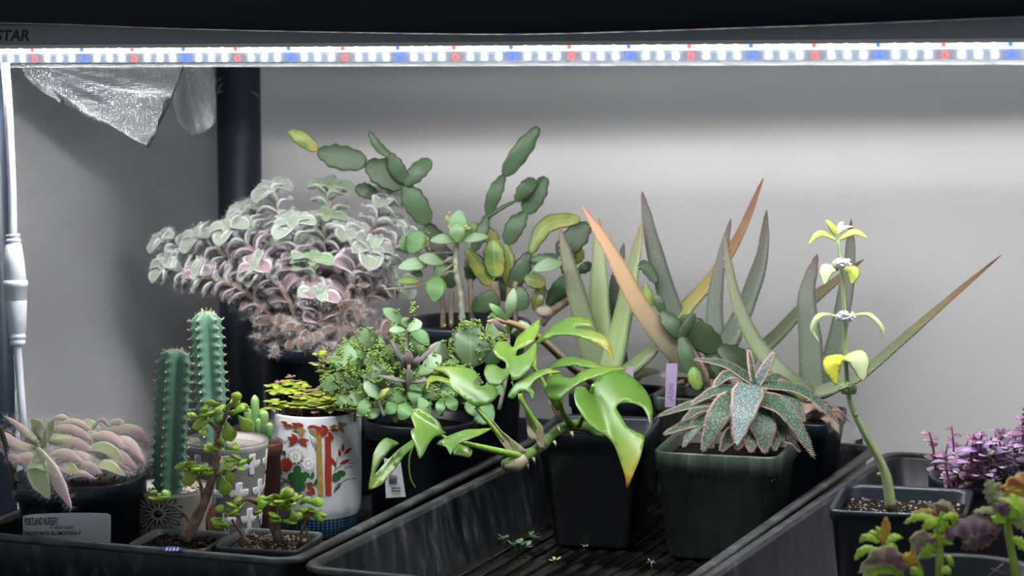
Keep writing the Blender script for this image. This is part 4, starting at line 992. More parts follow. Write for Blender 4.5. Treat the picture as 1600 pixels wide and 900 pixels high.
for x, y, n, sx, sy in ((588, 556, 60, 14, 18), (545, 590, 50, 26, 22), (700, 572, 46, 26, 6), (690, 618, 30, 22, 8), (645, 486, 18, 3, 12), (735, 506, 50, 24, 5), (768, 526, 34, 16, 4), (535, 560, 40, 25, 14), (600, 600, 30, 20, 12), (630, 540, 30, 30, 12)):
    for _ in range(n * 3 // 5):
        p = W(x + r.gauss(0, sx * .6), y + r.gauss(0, sy * .6), D - .045 + r.gauss(0, .005))
        for _ in range(3): pl.ball(p + V((r.gauss(0, 1), r.gauss(0, 1), r.gauss(0, 1))) * .001, .0012, 5, 3, (1, 1, .7))
pl.build('plantlets', m_plet, t, kind='stuff')
# a taller kalanchoe stem rising from the holiday cactus' pot
D = 2.50
q = WZ(722, 497, .160)
t = thing('kalanchoe_stem', V((q.x, q.y, .155)), 'pale jointed kalanchoe stem with a green leaf crown rising before the holiday cactus', 'plant')
ptsk = [(722, 500), (720, 460), (714, 430), (712, 400), (714, 372)]
MB().tube([W(*p, D) for p in ptsk], lambda s: (.0030 - .0007 * s) * (1 + .13 * math.sin(s * 60)), 9, 48).build('stem', m_kstem, t)
m_crown = leafmat('crown_leaf', [(0, (.30, .44, .08)), (.35, (.22, .38, .17)), (1, (.24, .40, .25))], edge=(.36, .48, .30), edge_at=.86, rough=.5, rnd=.1)
for a, e, w, dd, mt in (((716, 374), (717, 328), 31, -.008, m_crown), ((711, 375), (672, 376), 20, -.012, m_kalp), ((720, 376), (763, 370), 19, -.012, m_kalp), ((716, 378), (714, 350), 26, -.016, m_crown), ((713, 374), (738, 360), 14, .01, m_kal),
                        ((640, 395), (660, 362), 36, -.01, m_kal), ((668, 412), (622, 418), 26, -.018, m_kalp), ((693, 412), (654, 402), 24, -.02, m_kalp), ((684, 432), (678, 472), 34, -.02, m_kal), ((655, 440), (621, 440), 16, -.015, m_segy), ((700, 415), (680, 432), 28, .01, m_kal), ((709, 398), (672, 385), 20, .01, m_kalu), ((878, 410), (833, 422), 28, -.02, m_kalp), ((660, 430), (640, 422), 20, -.005, m_kal), ((640, 395), (630, 368), 26, .0, m_kal)):
    k = m_px(D); A, E = W(*a, D + dd), W(*e, D + dd - .004); leaf(t, 'leaf', [A, A.lerp(E, .5) - FW * .003 + V((0, 0, .001)), E], w * k, .0022, -FW + V((0, 0, .7)), mt, wprof=tooth(.035, 7), n=24, m=8, cup=.12)
for pts in ([(712, 400), (690, 410), (668, 414)], [(714, 425), (700, 425), (684, 432)], [(712, 410), (660, 445), (600, 452)], [(712, 395), (680, 395), (645, 396)]):
    MB().tube([W(*p, D + .002) for p in pts], .0010, 5, 10).build('petiole', m_kstem, t)
pl = MB()
for i in range(22):
    x = r.uniform(700, 735); pl.ball(W(x, 354 + abs(x - 716) * .12 + r.uniform(-2, 2), D - .020), .0011, 5, 3)
for i in range(10): pl.ball(W(700 + r.gauss(0, 2), 340 + r.gauss(0, 4), D - .01), .0012, 5, 3)
for i in range(14): pl.ball(W(666 + r.gauss(0, 3), 374 + r.gauss(0, 8), D - .014), .0010, 5, 3)
pl.build('plantlets', plain('plantlet_yellow', (.45, .46, .10), .5), t, kind='stuff')

# ================================================================== split-leaf climber in the black square pot
c = WZ(937, 664, .105); C0 = c
ROT = math.radians(13)
t = thing('potted_rhaphidophora', flat(c), 'bright green split leaf climber with a thick bent stem in a black square pot', 'plant')
square_pot(t, c, .090, .066, .099, ROT, m_bpot, soil=.014, liph=.018, lip=.004)
m_rh, nt, b = _nt('splitleaf')
uv = N(nt, 'ShaderNodeUVMap').outputs[0]; sp_ = N(nt, 'ShaderNodeSeparateXYZ'); nt.links.new(uv, sp_.inputs[0])
oc = N(nt, 'ShaderNodeTexCoord').outputs['Object']; nz_ = noise(nt, 45, 3, oc)
uu = mth(nt, 'ADD', sp_.outputs[0], mth(nt, 'MULTIPLY', mth(nt, 'SUBTRACT', nz_, .5), .35))
cc = ramp(nt, uu, [(0, (.085, .19, .025)), (.45, (.13, .25, .035)), (.72, (.22, .31, .045)), (.88, (.40, .35, .05)), (1, (.24, .09, .02))])
# v = 1 marks leaves that are yellowing at the tip
cg = ramp(nt, uu, [(0, (.085, .19, .03)), (.5, (.125, .245, .04)), (1, (.19, .31, .045))])
cc = mixc(nt, sp_.outputs[1], cg, cc); nt.links.new(cc, b.inputs['Base Color']); b.inputs['Roughness'].default_value = .32
trn = N(nt, 'ShaderNodeBsdfTranslucent'); nt.links.new(cc, trn.inputs[0]); mx = N(nt, 'ShaderNodeMixShader'); mx.inputs[0].default_value = .2
nt.links.new(b.outputs[0], mx.inputs[1]); nt.links.new(trn.outputs[0], mx.inputs[2]); nt.links.new(mx.outputs[0], nt.nodes['Material Output'].inputs[0])
def smooth_poly(o, n=3):
    out = []; L = len(o)
    for i in range(L):
        p0, p1, p2, p3 = (V((*o[(i + j) % L], 0)) for j in (-1, 0, 1, 2))
        for k in range(n):
            t_ = k / n; q = .5 * ((2 * p1) + (p2 - p0) * t_ + (2 * p0 - 5 * p1 + 4 * p2 - p3) * t_ * t_ + (3 * p1 - p0 - 3 * p2 + p3) * t_ ** 3)
            q = p1.lerp(p2, t_).lerp(q, .6); out.append((q.x, q.y))
    return out
def split_leaf(o, zf, d0, gx, gy, rib, fold=.0006, yellow=0.0, bow=0.0):
    """outline o; rib = (base, tip) of the midrib; gx, gy tilt the blade; fold raises both halves from the rib"""
    P = smooth_poly([zf(*p) for p in o]); A, B = V(zf(*rib[0])), V(zf(*rib[1])); ax = (B - A); L = ax.length; ax.normalize(); nx = V((-ax[1], ax[0])); cx, cy = (A + B) / 2
    def df(x, y):
        q = V((x, y)) - A; s_ = q.dot(ax) / L; e = abs(q.dot(nx))
        return d0 + gx * (x - cx) + gy * (y - cy) - fold * e + fold * .012 * e * e + bow * ((s_ - .5) ** 2) * L / 4444 * 2
    def uvf(x, y):
        q = V((x, y)) - A; return (max(0, min(1, q.dot(ax) / L)), yellow)
    MB().sheet(P, df, .0007, 6.5, uvf=uvf).build('leaf', m_rh, t)
    return df
ZB = lambda x, y: (740 + x / 3, 480 + y / 3)
ZA = lambda x, y: (560 + x / 3, 480 + y / 3)
split_leaf([(555, 365), (600, 320), (660, 295), (720, 310), (770, 350), (810, 395), (835, 450), (838, 500), (828, 550), (815, 510), (790, 470), (740, 450), (690, 450), (668, 470), (690, 510), (720, 560), (760, 585), (800, 605), (795, 650), (780, 710), (755, 770), (735, 820), (718, 852), (712, 800), (700, 760), (680, 700), (660, 650), (630, 610), (590, 585), (550, 560), (510, 510), (480, 460), (470, 410), (480, 375), (520, 375), (545, 400)], ZB, 2.235, .00005, -.00035, ((560, 370), (720, 850)), .0004, 1.0, .3)
split_leaf([(285, 175), (330, 120), (380, 80), (450, 47), (520, 47), (555, 68), (562, 97), (520, 90), (470, 98), (560, 112), (600, 128), (632, 150), (648, 195), (657, 250), (625, 205), (570, 170), (500, 142), (430, 130), (370, 140), (310, 168)], ZB, 2.30, -.0002, -.0006, ((290, 172), (655, 190)), .0004, .55, .4)
split_leaf([(180, 345), (172, 312), (150, 340), (110, 370), (70, 360), (48, 310), (60, 275), (100, 270), (130, 290), (155, 285), (150, 260), (110, 235), (90, 200), (110, 165), (150, 160), (185, 190), (200, 150), (240, 110), (310, 55), (305, 110), (280, 160), (235, 190), (205, 200), (200, 230), (240, 215), (293, 165), (290, 230), (260, 290), (215, 335)], ZB, 2.275, -.0001, -.0005, ((180, 345), (200, 130)), .0003, 0, .2)
split_leaf([(325, 370), (350, 325), (400, 312), (430, 330), (470, 330), (500, 305), (560, 285), (700, 282), (720, 290), (650, 305), (580, 325), (500, 355), (440, 400), (400, 435), (360, 430), (335, 400)], ZB, 2.265, -.0002, -.0008, ((400, 432), (720, 288)), .0004, .1, .5)
split_leaf([(350, 290), (400, 245), (460, 230), (540, 250), (610, 275), (700, 280), (620, 292), (540, 285), (460, 275), (400, 284)], ZB, 2.30, -.0003, -.0008, ((350, 290), (700, 280)), .0004, .2, .6)
split_leaf([(160, 420), (175, 385), (215, 340), (260, 318), (310, 295), (360, 287), (410, 305), (350, 312), (300, 335), (265, 372), (285, 400), (275, 432), (255, 397), (220, 392), (185, 430)], ZB, 2.255, -.0002, -.0007, ((220, 420), (380, 295)), .0004, .15, .5)
split_leaf([(48, 855), (60, 770), (70, 690), (95, 640), (130, 613), (190, 638), (150, 668), (105, 725), (75, 785), (120, 735), (185, 668), (262, 615), (270, 642), (220, 692), (160, 772), (108, 832)], ZA, 2.215, .0001, -.0004, ((265, 628), (50, 850)), .0003, .05, .3)
split_leaf([(245, 510), (255, 480), (290, 475), (340, 505), (380, 540), (395, 580), (410, 590), (360, 605), (330, 640), (305, 690), (285, 710), (270, 660), (250, 610), (245, 580), (265, 568), (255, 540)], ZA, 2.205, .0001, -.0005, ((405, 590), (255, 500)), .0004, 0, .3)
split_leaf([(365, 640), (420, 605), (500, 575), (560, 572), (625, 568), (580, 595), (520, 620), (470, 640), (440, 680), (430, 693), (410, 655)], ZA, 2.200, .0001, -.0006, ((370, 640), (620, 570)), .0003, 0, .3)
split_leaf([(337, 285), (400, 280), (480, 280), (540, 295), (565, 325), (545, 350), (560, 370), (620, 365), (652, 385), (650, 420), (610, 455), (550, 465), (510, 440), (460, 400), (410, 360), (370, 345), (335, 355), (322, 388), (318, 345), (340, 322), (390, 328), (430, 338), (400, 310)], ZA, 2.240, .0001, -.0006, ((550, 462), (340, 300)), .0004, .1, .4)
split_leaf([(445, 690), (455, 650), (490, 640), (535, 672), (520, 705), (480, 695)], ZA, 2.215, 0, -.0005, ((490, 642), (500, 700)), .0004, .2)
m_rst = plain('climber_stem', (.085, .18, .045), .45, col2=(.14, .24, .07), vscale=60)
m_pet = plain('climber_petiole', (.20, .36, .05), .4, var=.2)
m_shth = plain('papery_sheath', (.36, .30, .23), .8, col2=(.24, .24, .12), vscale=110)
stem_pts = [(788, 728, 2.235), (812, 716, 2.245), (842, 700, 2.27), (868, 676, 2.30), (895, 664, 2.33), (925, 672, 2.35), (940, 690, 2.352)]
st = MB().tube([W(*p) for p in stem_pts], lambda s: .0045 * (1 + .10 * math.sin(s * 38)), 12, 48).build('stem', m_rst, t)
MB().tube([W(*p) for p in ((789, 728, 2.234), (806, 726, 2.237), (820, 716, 2.24))], [(0, .003), (.5, .0058), (1, .005)], 10, 10).build('sheath', m_shth, st)
for pts, w in (([(817, 713, 2.24), (780, 705, 2.225), (745, 697, 2.215), (723, 692, 2.21)], 11), ([(820, 706, 2.245), (790, 690, 2.24), (760, 655, 2.235), (743, 636, 2.235)], 9), ([(850, 697, 2.265), (835, 660, 2.255), (815, 625, 2.25), (813, 615, 2.25)], 10),
               ([(873, 640, 2.285), (858, 615, 2.28), (845, 590, 2.28), (832, 572, 2.275)], 9), ([(892, 664, 2.315), (880, 645, 2.29), (874, 626, 2.27)], 11), ([(905, 664, 2.33), (915, 640, 2.30), (925, 610, 2.26), (927, 603, 2.24)], 9), ([(723, 692, 2.21), (700, 685, 2.205), (680, 680, 2.205), (650, 690, 2.21)], 6),
               ([(650, 690, 2.21), (640, 715, 2.21), (641, 745, 2.21), (649, 762, 2.21)], 3.5), ([(835, 575, 2.28), (836, 550, 2.30), (838, 540, 2.30)], 6), ([(873, 640, 2.285), (868, 610, 2.29), (857, 577, 2.295)], 7), ([(808, 612, 2.26), (800, 597, 2.27)], 5)):
    MB().tube([W(*p) for p in pts], [(0, w * .5 * .0005), (1, w * .36 * .0005)], 8, 14).build('petiole', m_pet, t)
def sheath(o, zf, d0): MB().sheet([zf(*p) for p in o], lambda x, y: d0 - .0004 * abs(x - y * .6) % .004, .0008, 6).build('sheath', m_shth, t)
sheath([(58, 520), (90, 530), (130, 580), (180, 620), (225, 650), (248, 680), (200, 690), (160, 685), (140, 650), (100, 590)], ZB, 2.240)
sheath([(230, 440), (260, 480), (300, 530), (325, 560), (335, 655), (310, 670), (290, 620), (258, 625), (250, 570), (245, 500)], ZB, 2.258)
sheath([(350, 440), (385, 440), (400, 490), (420, 520), (400, 530), (370, 485)], ZB, 2.295)
for x, y in ((823, 725), (833, 716), (866, 690), (872, 668), (893, 676)): MB().tube([W(x, y, 2.25), W(x + 2, y + 4, 2.247), W(x + 2, y + 8, 2.248)], [(0, .0014), (1, .0005)], 6, 6).build('root', m_shth, st)

# ================================================================== aloes
m_al = leafmat('aloe_leaf', [(0, (.20, .26, .14)), (.5, (.18, .23, .12)), (.85, (.21, .22, .13)), (1, (.26, .17, .12))], rough=.45, rnd=.14, specks=(.34, .38, .28), spscale=260, sp_t=.11)
m_alg = leafmat('aloe_grey_leaf', [(0, (.14, .18, .12)), (.5, (.13, .16, .12)), (.85, (.16, .15, .13)), (1, (.16, .10, .09))], rough=.45, rnd=.10, specks=(.34, .38, .32), spscale=260, sp_t=.11)
m_alo = leafmat('aloe_orange_leaf', [(0, (.22, .25, .16)), (.3, (.30, .27, .19)), (.6, (.52, .34, .18)), (.85, (.58, .35, .20)), (1, (.58, .26, .20))], rough=.5, rnd=.05)
m_aly = leafmat('aloe_yellow_leaf', [(0, (.32, .36, .16)), (.3, (.40, .40, .13)), (.6, (.48, .34, .14)), (.8, (.42, .22, .13)), (1, (.34, .14, .10))], rough=.5, rnd=.05)
m_all = leafmat('aloe_light_leaf', [(0, (.28, .36, .20)), (.4, (.32, .42, .18)), (.8, (.36, .42, .22)), (1, (.40, .28, .18))], rough=.45, rnd=.08, specks=(.46, .52, .38), spscale=170, sp_t=.1)
m_alt = leafmat('aloe_tipped_leaf', [(0, (.18, .22, .13)), (.6, (.18, .21, .12)), (.78, (.27, .20, .11)), (.92, (.30, .14, .09)), (1, (.18, .08, .06))], rough=.5, rnd=.05, specks=(.40, .44, .34), spscale=170, sp_t=.1)
m_tooth = plain('aloe_tooth', (.55, .52, .42), .6)
ALP = [(0, 1.0), (.3, .95), (.6, .76), (.84, .48), (.95, .24), (1, .03)]
def aloe_leaf(t, pts, w, mat, D, nm=None, cup=.22, th=.52, teeth=True):
    k = m_px(D); P = [W(x, y, D + d_) for x, y, d_ in pts]; nm = V(nm) if nm else -FW
    o = leaf(t, 'leaf', P, w * k, w * k * th, nm, mat, wprof=ALP, n=26, m=12, cup=cup, tprof=[(0, 1), (.6, .7), (.92, .3), (1, .08)])
    if teeth:
        tb = MB(); cc_ = spline(P, 60); T = tangents(cc_)
        for i in range(4, 56, 2):
            q = i / 60; S = T[i].cross(nm).normalized(); Nn = S.cross(T[i]); ww = w * k * .5 * prof(ALP, q)
            for sg in (-1, 1): tb.spike(cc_[i] + S * (sg * ww * .97) + Nn * (cup * ww), (S * sg + T[i] * .5).normalized() * .0019, .00055)
        tb.build('teeth', m_tooth, o)
    return o
m_dry = plain('dry_aloe_base', (.26, .17, .13), .85, col2=(.40, .31, .26), vscale=90, bmp=.4)
def dry_base(t, x, y, D, w, h, n=9, seed=1):
    r = random.Random(seed); k = m_px(D)
    MB().lathe([(w * k * .3, -h * k), (w * k * .42, -h * k * .5), (w * k * .34, 0)], W(x, y, D), 16).build('crown', m_dry, t)
    for i in range(n):
        a = pi + 2 * pi * i / n * 1.0; o = V((math.cos(a), math.sin(a), 0)); p = W(x, y + r.uniform(-.1, .9) * h, D) + o * (w * k * .2)
        P = [p, p + o * w * k * .35 + V((0, 0, .004)), p + o * w * k * r.uniform(.5, .75) - V((0, 0, r.uniform(0, .012)))]
        leaf(t, 'dry_leaf', P, w * k * .55, .0012, V((0, 0, 1)), m_dry, cup=-.3, n=6, m=6)
# -- leftmost aloe
c = WZ(955, 608, .105); D = 2.505
t = thing('potted_aloe', flat(c), 'pale green upright aloe in a black pot behind the split leaf climber', 'plant', 'spiky aloes')
c.x += .006; square_pot(t, c, .072, .056, .099, ROT * .3, m_bpot, soil=.010)
for pts, w, mt, nm in (([(945, 598, 0), (922, 540, -.006), (897, 445, -.005), (874, 355, 0)], 40, m_al, (.5, -1, .1)), ([(952, 592, .004), (941, 530, .008), (937, 440, .014), (936, 340, .02)], 44, m_all, (0, -1, .1)),
                       ([(948, 600, -.008), (965, 540, -.014), (985, 450, -.012), (1004, 345, -.002)], 50, m_all, (-.5, -1, .1)), ([(972, 590, .01), (962, 520, .02), (965, 440, .03), (975, 380, .03)], 34, m_alg, (0, -1, .1)),
                       ([(955, 600, -.012), (990, 575, -.03), (1020, 548, -.035), (1036, 528, -.035)], 38, m_al, (-.2, -.7, .9)), ([(930, 598, -.02), (890, 570, -.055), (845, 530, -.09), (800, 506, -.125), (762, 501, -.155)], 30, m_alo, (.2, -.6, 1)), ([(975, 600, 0), (1000, 585, .01), (1030, 580, .012)], 30, m_al, (0, -.5, 1))):
    aloe_leaf(t, pts, w, mt, D, nm)
dry_base(t, 955, 596, D, 40, 16, 6, 2)
# -- middle aloe in a green pot
c = WZ(1098, 612, .105); D = 2.495
t = thing('potted_aloe', flat(c), 'middle aloe with one thick orange leaf leaning left and a long yellow one', 'plant', 'spiky aloes')
square_pot(t, c, .074, .058, .099, ROT * .3, m_green_pot, soil=.010)
for pts, w, mt, nm in (([(1095, 590, -.02), (1050, 545, -.04), (1000, 480, -.05), (955, 395, -.05), (909, 321, -.045)], 36, m_alo, (.6, -1, .3)), ([(1085, 580, .01), (1055, 500, .012), (1022, 390, .015), (1003, 299, .018)], 36, m_alg, (.5, -1, .1)),
                       ([(1060, 580, .0), (1064, 500, .01), (1110, 440, .02), (1155, 370, .03), (1193, 278, .035)], 34, m_aly, (-.5, -1, .3)), ([(1115, 585, 0), (1117, 525, .0), (1119, 450, .006), (1142, 341, .01)], 32, m_alg, (.3, -1, 0)),
                       ([(1108, 590, -.006), (1140, 535, -.008), (1170, 470, -.004), (1192, 400, 0), (1198, 328, .004)], 42, m_alg, (-.4, -1, .1)), ([(1110, 590, .01), (1150, 575, .01), (1205, 535, .012), (1260, 478, .018), (1310, 437, .022), (1350, 405, .024)], 34, m_alt, (-.3, -.8, .8)),
                       ([(1095, 595, -.02), (1060, 585, -.035), (1030, 588, -.035)], 26, m_al, (0, -.5, 1))):
    aloe_leaf(t, pts, w, mt, D, nm)
dry_base(t, 1100, 592, D - .01, 60, 14, 9, 3)
# -- right aloe in the labelled black pot
c0 = WZ(1286, 655, .100); c = V((-.797, 2.262, .1)); D = depth(c)
t = thing('potted_aloe', flat(c), 'right aloe with wide spreading brown tipped leaves in a black labelled pot', 'plant', 'spiky aloes')
pot = square_pot(t, c, .090, .066, .094, ROT * .5, m_bpot, soil=.012)
for pts, w, mt, nm in (([(1262, 618, -.02), (1226, 588, -.025), (1190, 550, -.02), (1163, 503, -.015), (1143, 441, -.01), (1131, 364, -.006)], 30, m_al, (.5, -1, .5)), ([(1270, 618, -.01), (1267, 535, -.006), (1261, 462, -.002), (1277, 397, .004)], 40, m_alg, (.15, -1, .1)),
                       ([(1285, 612, .01), (1298, 575, .02), (1314, 505, .03), (1328, 415, .035), (1330, 342, .035)], 38, m_alg, (-.2, -1, .1)), ([(1268, 616, -.015), (1300, 608, -.02), (1344, 588, -.02), (1407, 535, -.01), (1482, 469, .0), (1564, 399, .01)], 27, m_alt, (-.3, -.8, .9)),
                       ([(1270, 620, 0), (1300, 610, .01), (1330, 590, .015)], 30, m_al, (-.2, -.7, 1)), ([(1262, 622, -.015), (1235, 605, -.01), (1205, 590, -.005)], 26, m_al, (0, -.8, 1))):
    aloe_leaf(t, pts, w, mt, D, nm)
dry_base(t, 1275, 630, D - .02, 62, 26, 12, 4)
def on_face(px, py, c, w1, w0, h, z0, rot, side, eps=.0006):
    """point of a square pot's outer face (0 front, 1 right) seen at a pixel"""
    q = Matrix.Rotation(rot, 3, 'Z'); n = q @ (V((0, -1, 0)) if side == 0 else V((1, 0, 0))); z = z0 + h * .6; p = None
    for _ in range(5):
        half = lerp(w0, w1, (z - z0) / h) / 2 + eps; o = V((c[0], c[1], 0)) + n * half; d = ray(px, py)
        k = (o - CAM).dot(n) / d.dot(n); p = CAM + d * k; z = p.z
    return p
mb = MB(); F_ = lambda x, y: on_face(x, y, c, .086, .066, .094, .006, ROT * .5, 1)
mb.sheet([(1335, 668), (1351, 660), (1348, 710), (1330, 722)], None, .0004, 0, place=F_); lb = mb.build('label', m_label, pot)
mb = MB()
for i in range(9):
    x = 1336 + i * 1.3; mb.sheet([(x, 688 - i * .4), (x + .7, 688 - i * .4), (x + .5, 704 - i * .4), (x - .2, 704 - i * .4)], None, .0002, 0, place=lambda x, y: F_(x, y) + V((.0005, 0, 0)))
mb.build('printed_bars', m_ink, lb)
# -- small holiday cactus growing in the middle aloe's pot
D = 2.44
q = V((WZ(1098, 612, .105).x + .015, WZ(1098, 612, .105).y - .026, .0955))
t = thing('holiday_cactus_cutting', q, 'dark green jointed holiday cactus cutting drooping between the two aloes', 'cactus', 'jointed holiday cacti')
r = random.Random(44)
segs(t, [([(1034, 487), (1065, 526)], 27, 0, 0), ([(1062, 497), (1125, 546)], 44, .01, 0), ([(1123, 543), (1178, 578)], 38, .0, 0), ([(1064, 527), (1081, 586)], 25, -.012, 0), ([(1083, 574), (1092, 609)], 22, -.016, 1), ([(1062, 531), (1085, 490)], 17, -.01, 0), ([(1022, 460), (1036, 490)], 16, .005, 0), ([(996, 416), (1010, 418), (1027, 442)], 20, .05, 0), ([(1009, 444), (1017, 482)], 18, .045, 1), ([(1110, 560), (1140, 590)], 30, .01, 0), ([(1085, 590), (1100, 606)], 20, .0, 0)], D, r)
MB().tube([q - V((0, 0, .004)), W(1105, 590, D), W(1090, 560, D + .006), W(1066, 524, D + .004)], .0022, 7, 12).build('stem', m_wood, t)

# ================================================================== pink edged aloe in the dark green pot
c = WZ(1136, 692, .097); D = depth(c)
PR = math.radians(10)
t = thing('potted_pink_aloe', flat(c), 'pink edged speckled rosette aloe in a dark green square pot with a row of holes', 'plant')
pot = square_pot(t, c, .102, .082, .091, PR, m_green_pot, soil=.010, liph=.016, lip=.005)
holes = MB()
for i in range(7):
    p = on_face(1079 + i * 12.6, 744 + i * 1.2, c, .098, .082, .091, .006, PR, 0, .0007); holes.ball(p, .0019, 8, 4, (1, .5, .9))
for i in range(7):
    p = on_face(1206 + i * 4.2, 752 - i * 2.6, c, .098, .082, .091, .006, PR, 1, .0007); holes.ball(p, .0014, 8, 4, (.4, 1, .9))
holes.build('punched_holes', plain('hole_black', (.002, .002, .002), .8), pot)
m_pk = leafmat('speckled_aloe', [(0, (.040, .085, .040)), (.6, (.042, .080, .050)), (1, (.065, .09, .065))], edge=(.50, .27, .25), edge_at=.86, rough=.5, rnd=.12, specks=(.16, .22, .185), spscale=560, sp_t=.36)
m_pkb = leafmat('pale_speckled_aloe', [(0, (.10, .15, .13)), (.6, (.12, .16, .16)), (1, (.16, .19, .18))], edge=(.58, .34, .32), edge_at=.87, rough=.5, rnd=.05, specks=(.27, .33, .33), spscale=620, sp_t=.40)
m_pkt = plain('pink_tooth', (.60, .40, .35), .6)
PKP = [(0, .8), (.2, 1), (.5, .85), (.8, .45), (.95, .14), (1, .03)]
PK = [([(1179, 600, 0), (1134, 571, 0), (1082, 561, .0)], 22, 0, .010), ([(1172, 604, 0), (1140, 587, -.01), (1114, 606, -.02)], 26, 0, 0), ([(1156, 608, -.01), (1117, 613, -.025), (1077, 634, -.03)], 24, 0, 0), ([(1130, 630, -.02), (1082, 634, -.03), (1024, 652, -.035)], 22, 0, 0), ([(1150, 620, -.03), (1122, 652, -.045), (1097, 708, -.052)], 40, 1, 0),
      ([(1172, 604, -.03), (1163, 640, -.05), (1151, 697, -.062)], 48, 2, 0), ([(1174, 634, -.03), (1192, 668, -.042), (1195, 710, -.05)], 46, 1, 0), ([(1186, 622, -.03), (1230, 645, -.045), (1274, 718, -.055)], 34, 1, 0), ([(1183, 602, 0), (1256, 613, -.02), (1313, 665, -.035)], 26, 0, 0), ([(1195, 616, -.01), (1235, 628, -.02), (1258, 660, -.03)], 30, 0, 0),
      ([(1125, 652, -.02), (1074, 665, -.03), (1035, 680, -.04)], 24, 0, 0), ([(1192, 636, -.02), (1218, 659, -.03), (1224, 692, -.04)], 30, 0, 0), ([(1160, 655, -.03), (1158, 680, -.04), (1150, 704, -.044)], 32, 0, 0), ([(1150, 670, -.03), (1138, 690, -.04), (1126, 706, -.044)], 24, 0, 0), ([(1183, 600, 0), (1198, 573, -.006), (1210, 550, -.01)], 15, 2, 0),
      ([(1178, 598, 0), (1173, 567, 0), (1170, 546, 0)], 8, 0, 0), ([(1225, 660, -.02), (1247, 680, -.03), (1260, 696, -.036)], 22, 0, 0), ([(1205, 690, -.03), (1235, 691, -.04), (1251, 707, -.045)], 8, 0, 0), ([(1150, 645, 0), (1095, 640, .01), (1060, 668, .005)], 22, 0, 0), ([(1190, 605, .02), (1215, 590, .03), (1240, 600, .04)], 22, 0, 0), ([(1165, 602, .02), (1150, 580, .03), (1125, 585, .04)], 20, 0, 0), ([(1140, 640, -.01), (1095, 660, -.03), (1066, 700, -.04)], 26, 0, 0), ([(1200, 640, -.01), (1212, 670, -.03), (1210, 706, -.045)], 28, 0, 0), ([(1165, 650, -.02), (1172, 680, -.04), (1174, 708, -.05)], 30, 0, 0), ([(1130, 640, -.01), (1110, 668, -.03), (1112, 702, -.045)], 26, 0, 0)]
for pts, w, kd, _ in PK:
    k = m_px(D); P = [W(x, y, D + d_) for x, y, d_ in pts]; A = W(1180, 610, D)
    nm = (V((0, 0, 1)) - FW * (.9 if kd else .45)); mt = m_pk if kd == 0 else m_pkb if kd == 2 else m_pk
    o = leaf(t, 'leaf', P, w * k, max(.0022, w * k * .18), nm, mt, wprof=PKP, n=24, m=12, cup=.22, tprof=[(0, 1), (.6, .8), (1, .1)])
    tb = MB(); cc_ = spline(P, 50); T = tangents(cc_); rr = random.Random(5)
    for i in range(2, 49):
        S = T[i].cross(nm).normalized(); Nn = S.cross(T[i]).normalized(); ww = w * k * .5 * prof(PKP, i / 50)
        for sg in (-1, 1): tb.spike(cc_[i] + S * (sg * ww * .96) + Nn * (.22 * ww), (S * sg + T[i] * .3 + Nn * rr.uniform(-.2, .3)).normalized() * .0021, .00060)
    tb.build('teeth', m_pkt, o)
MB().tube([W(1175, 690, D), W(1178, 640, D), W(1180, 605, D)], [(0, .009), (1, .006)], 10, 8).build('crown', m_pk, t)

# ================================================================== tall mint in the right tray
c = WZ(1410, 780, .100); D = depth(c) + .005
t = thing('potted_mint', flat(c), 'single tall mint stem with white flower whorls in a black square pot', 'plant')
square_pot(t, c, .098, .078, .094, math.radians(12), m_bpot, z0=.0045, soil=.010, rad=.012, liph=.008, lip=.004)
grit(t, (c[0], c[1], 0), .040, .040, .0905, 330, m_grit, math.radians(12), (.0004, .0014), 8)
MS = [(1392, 793), (1386, 750), (1376, 722), (1364, 700), (1341, 658), (1326, 620), (1321, 560), (1320, 500), (1315, 430), (1309, 375)]
m_ms = plain('mint_stem', (.30, .36, .15), .6, col2=(.22, .30, .14), vscale=120)
stem = MB().tube([W(*p, D) for p in MS], [(0, .0042), (.3, .0032), (.55, .0020), (1, .0012)], 8, 60).build('stem', m_ms, t)
m_my = leafmat('mint_yellow', [(0, (.36, .48, .09)), (.6, (.46, .54, .07)), (1, (.40, .50, .09))], rough=.6, rnd=.12, trans=.25)
m_mg = leafmat('mint_pale', [(0, (.40, .50, .18)), (.6, (.46, .56, .30)), (1, (.46, .54, .30))], rough=.65, rnd=.08, trans=.25)
m_mspeck = leafmat('mint_spotted', [(0, (.52, .56, .05)), (1, (.55, .56, .04))], rough=.6, rnd=.05, trans=.25, specks=(.10, .13, .02), spscale=330, sp_t=.16)
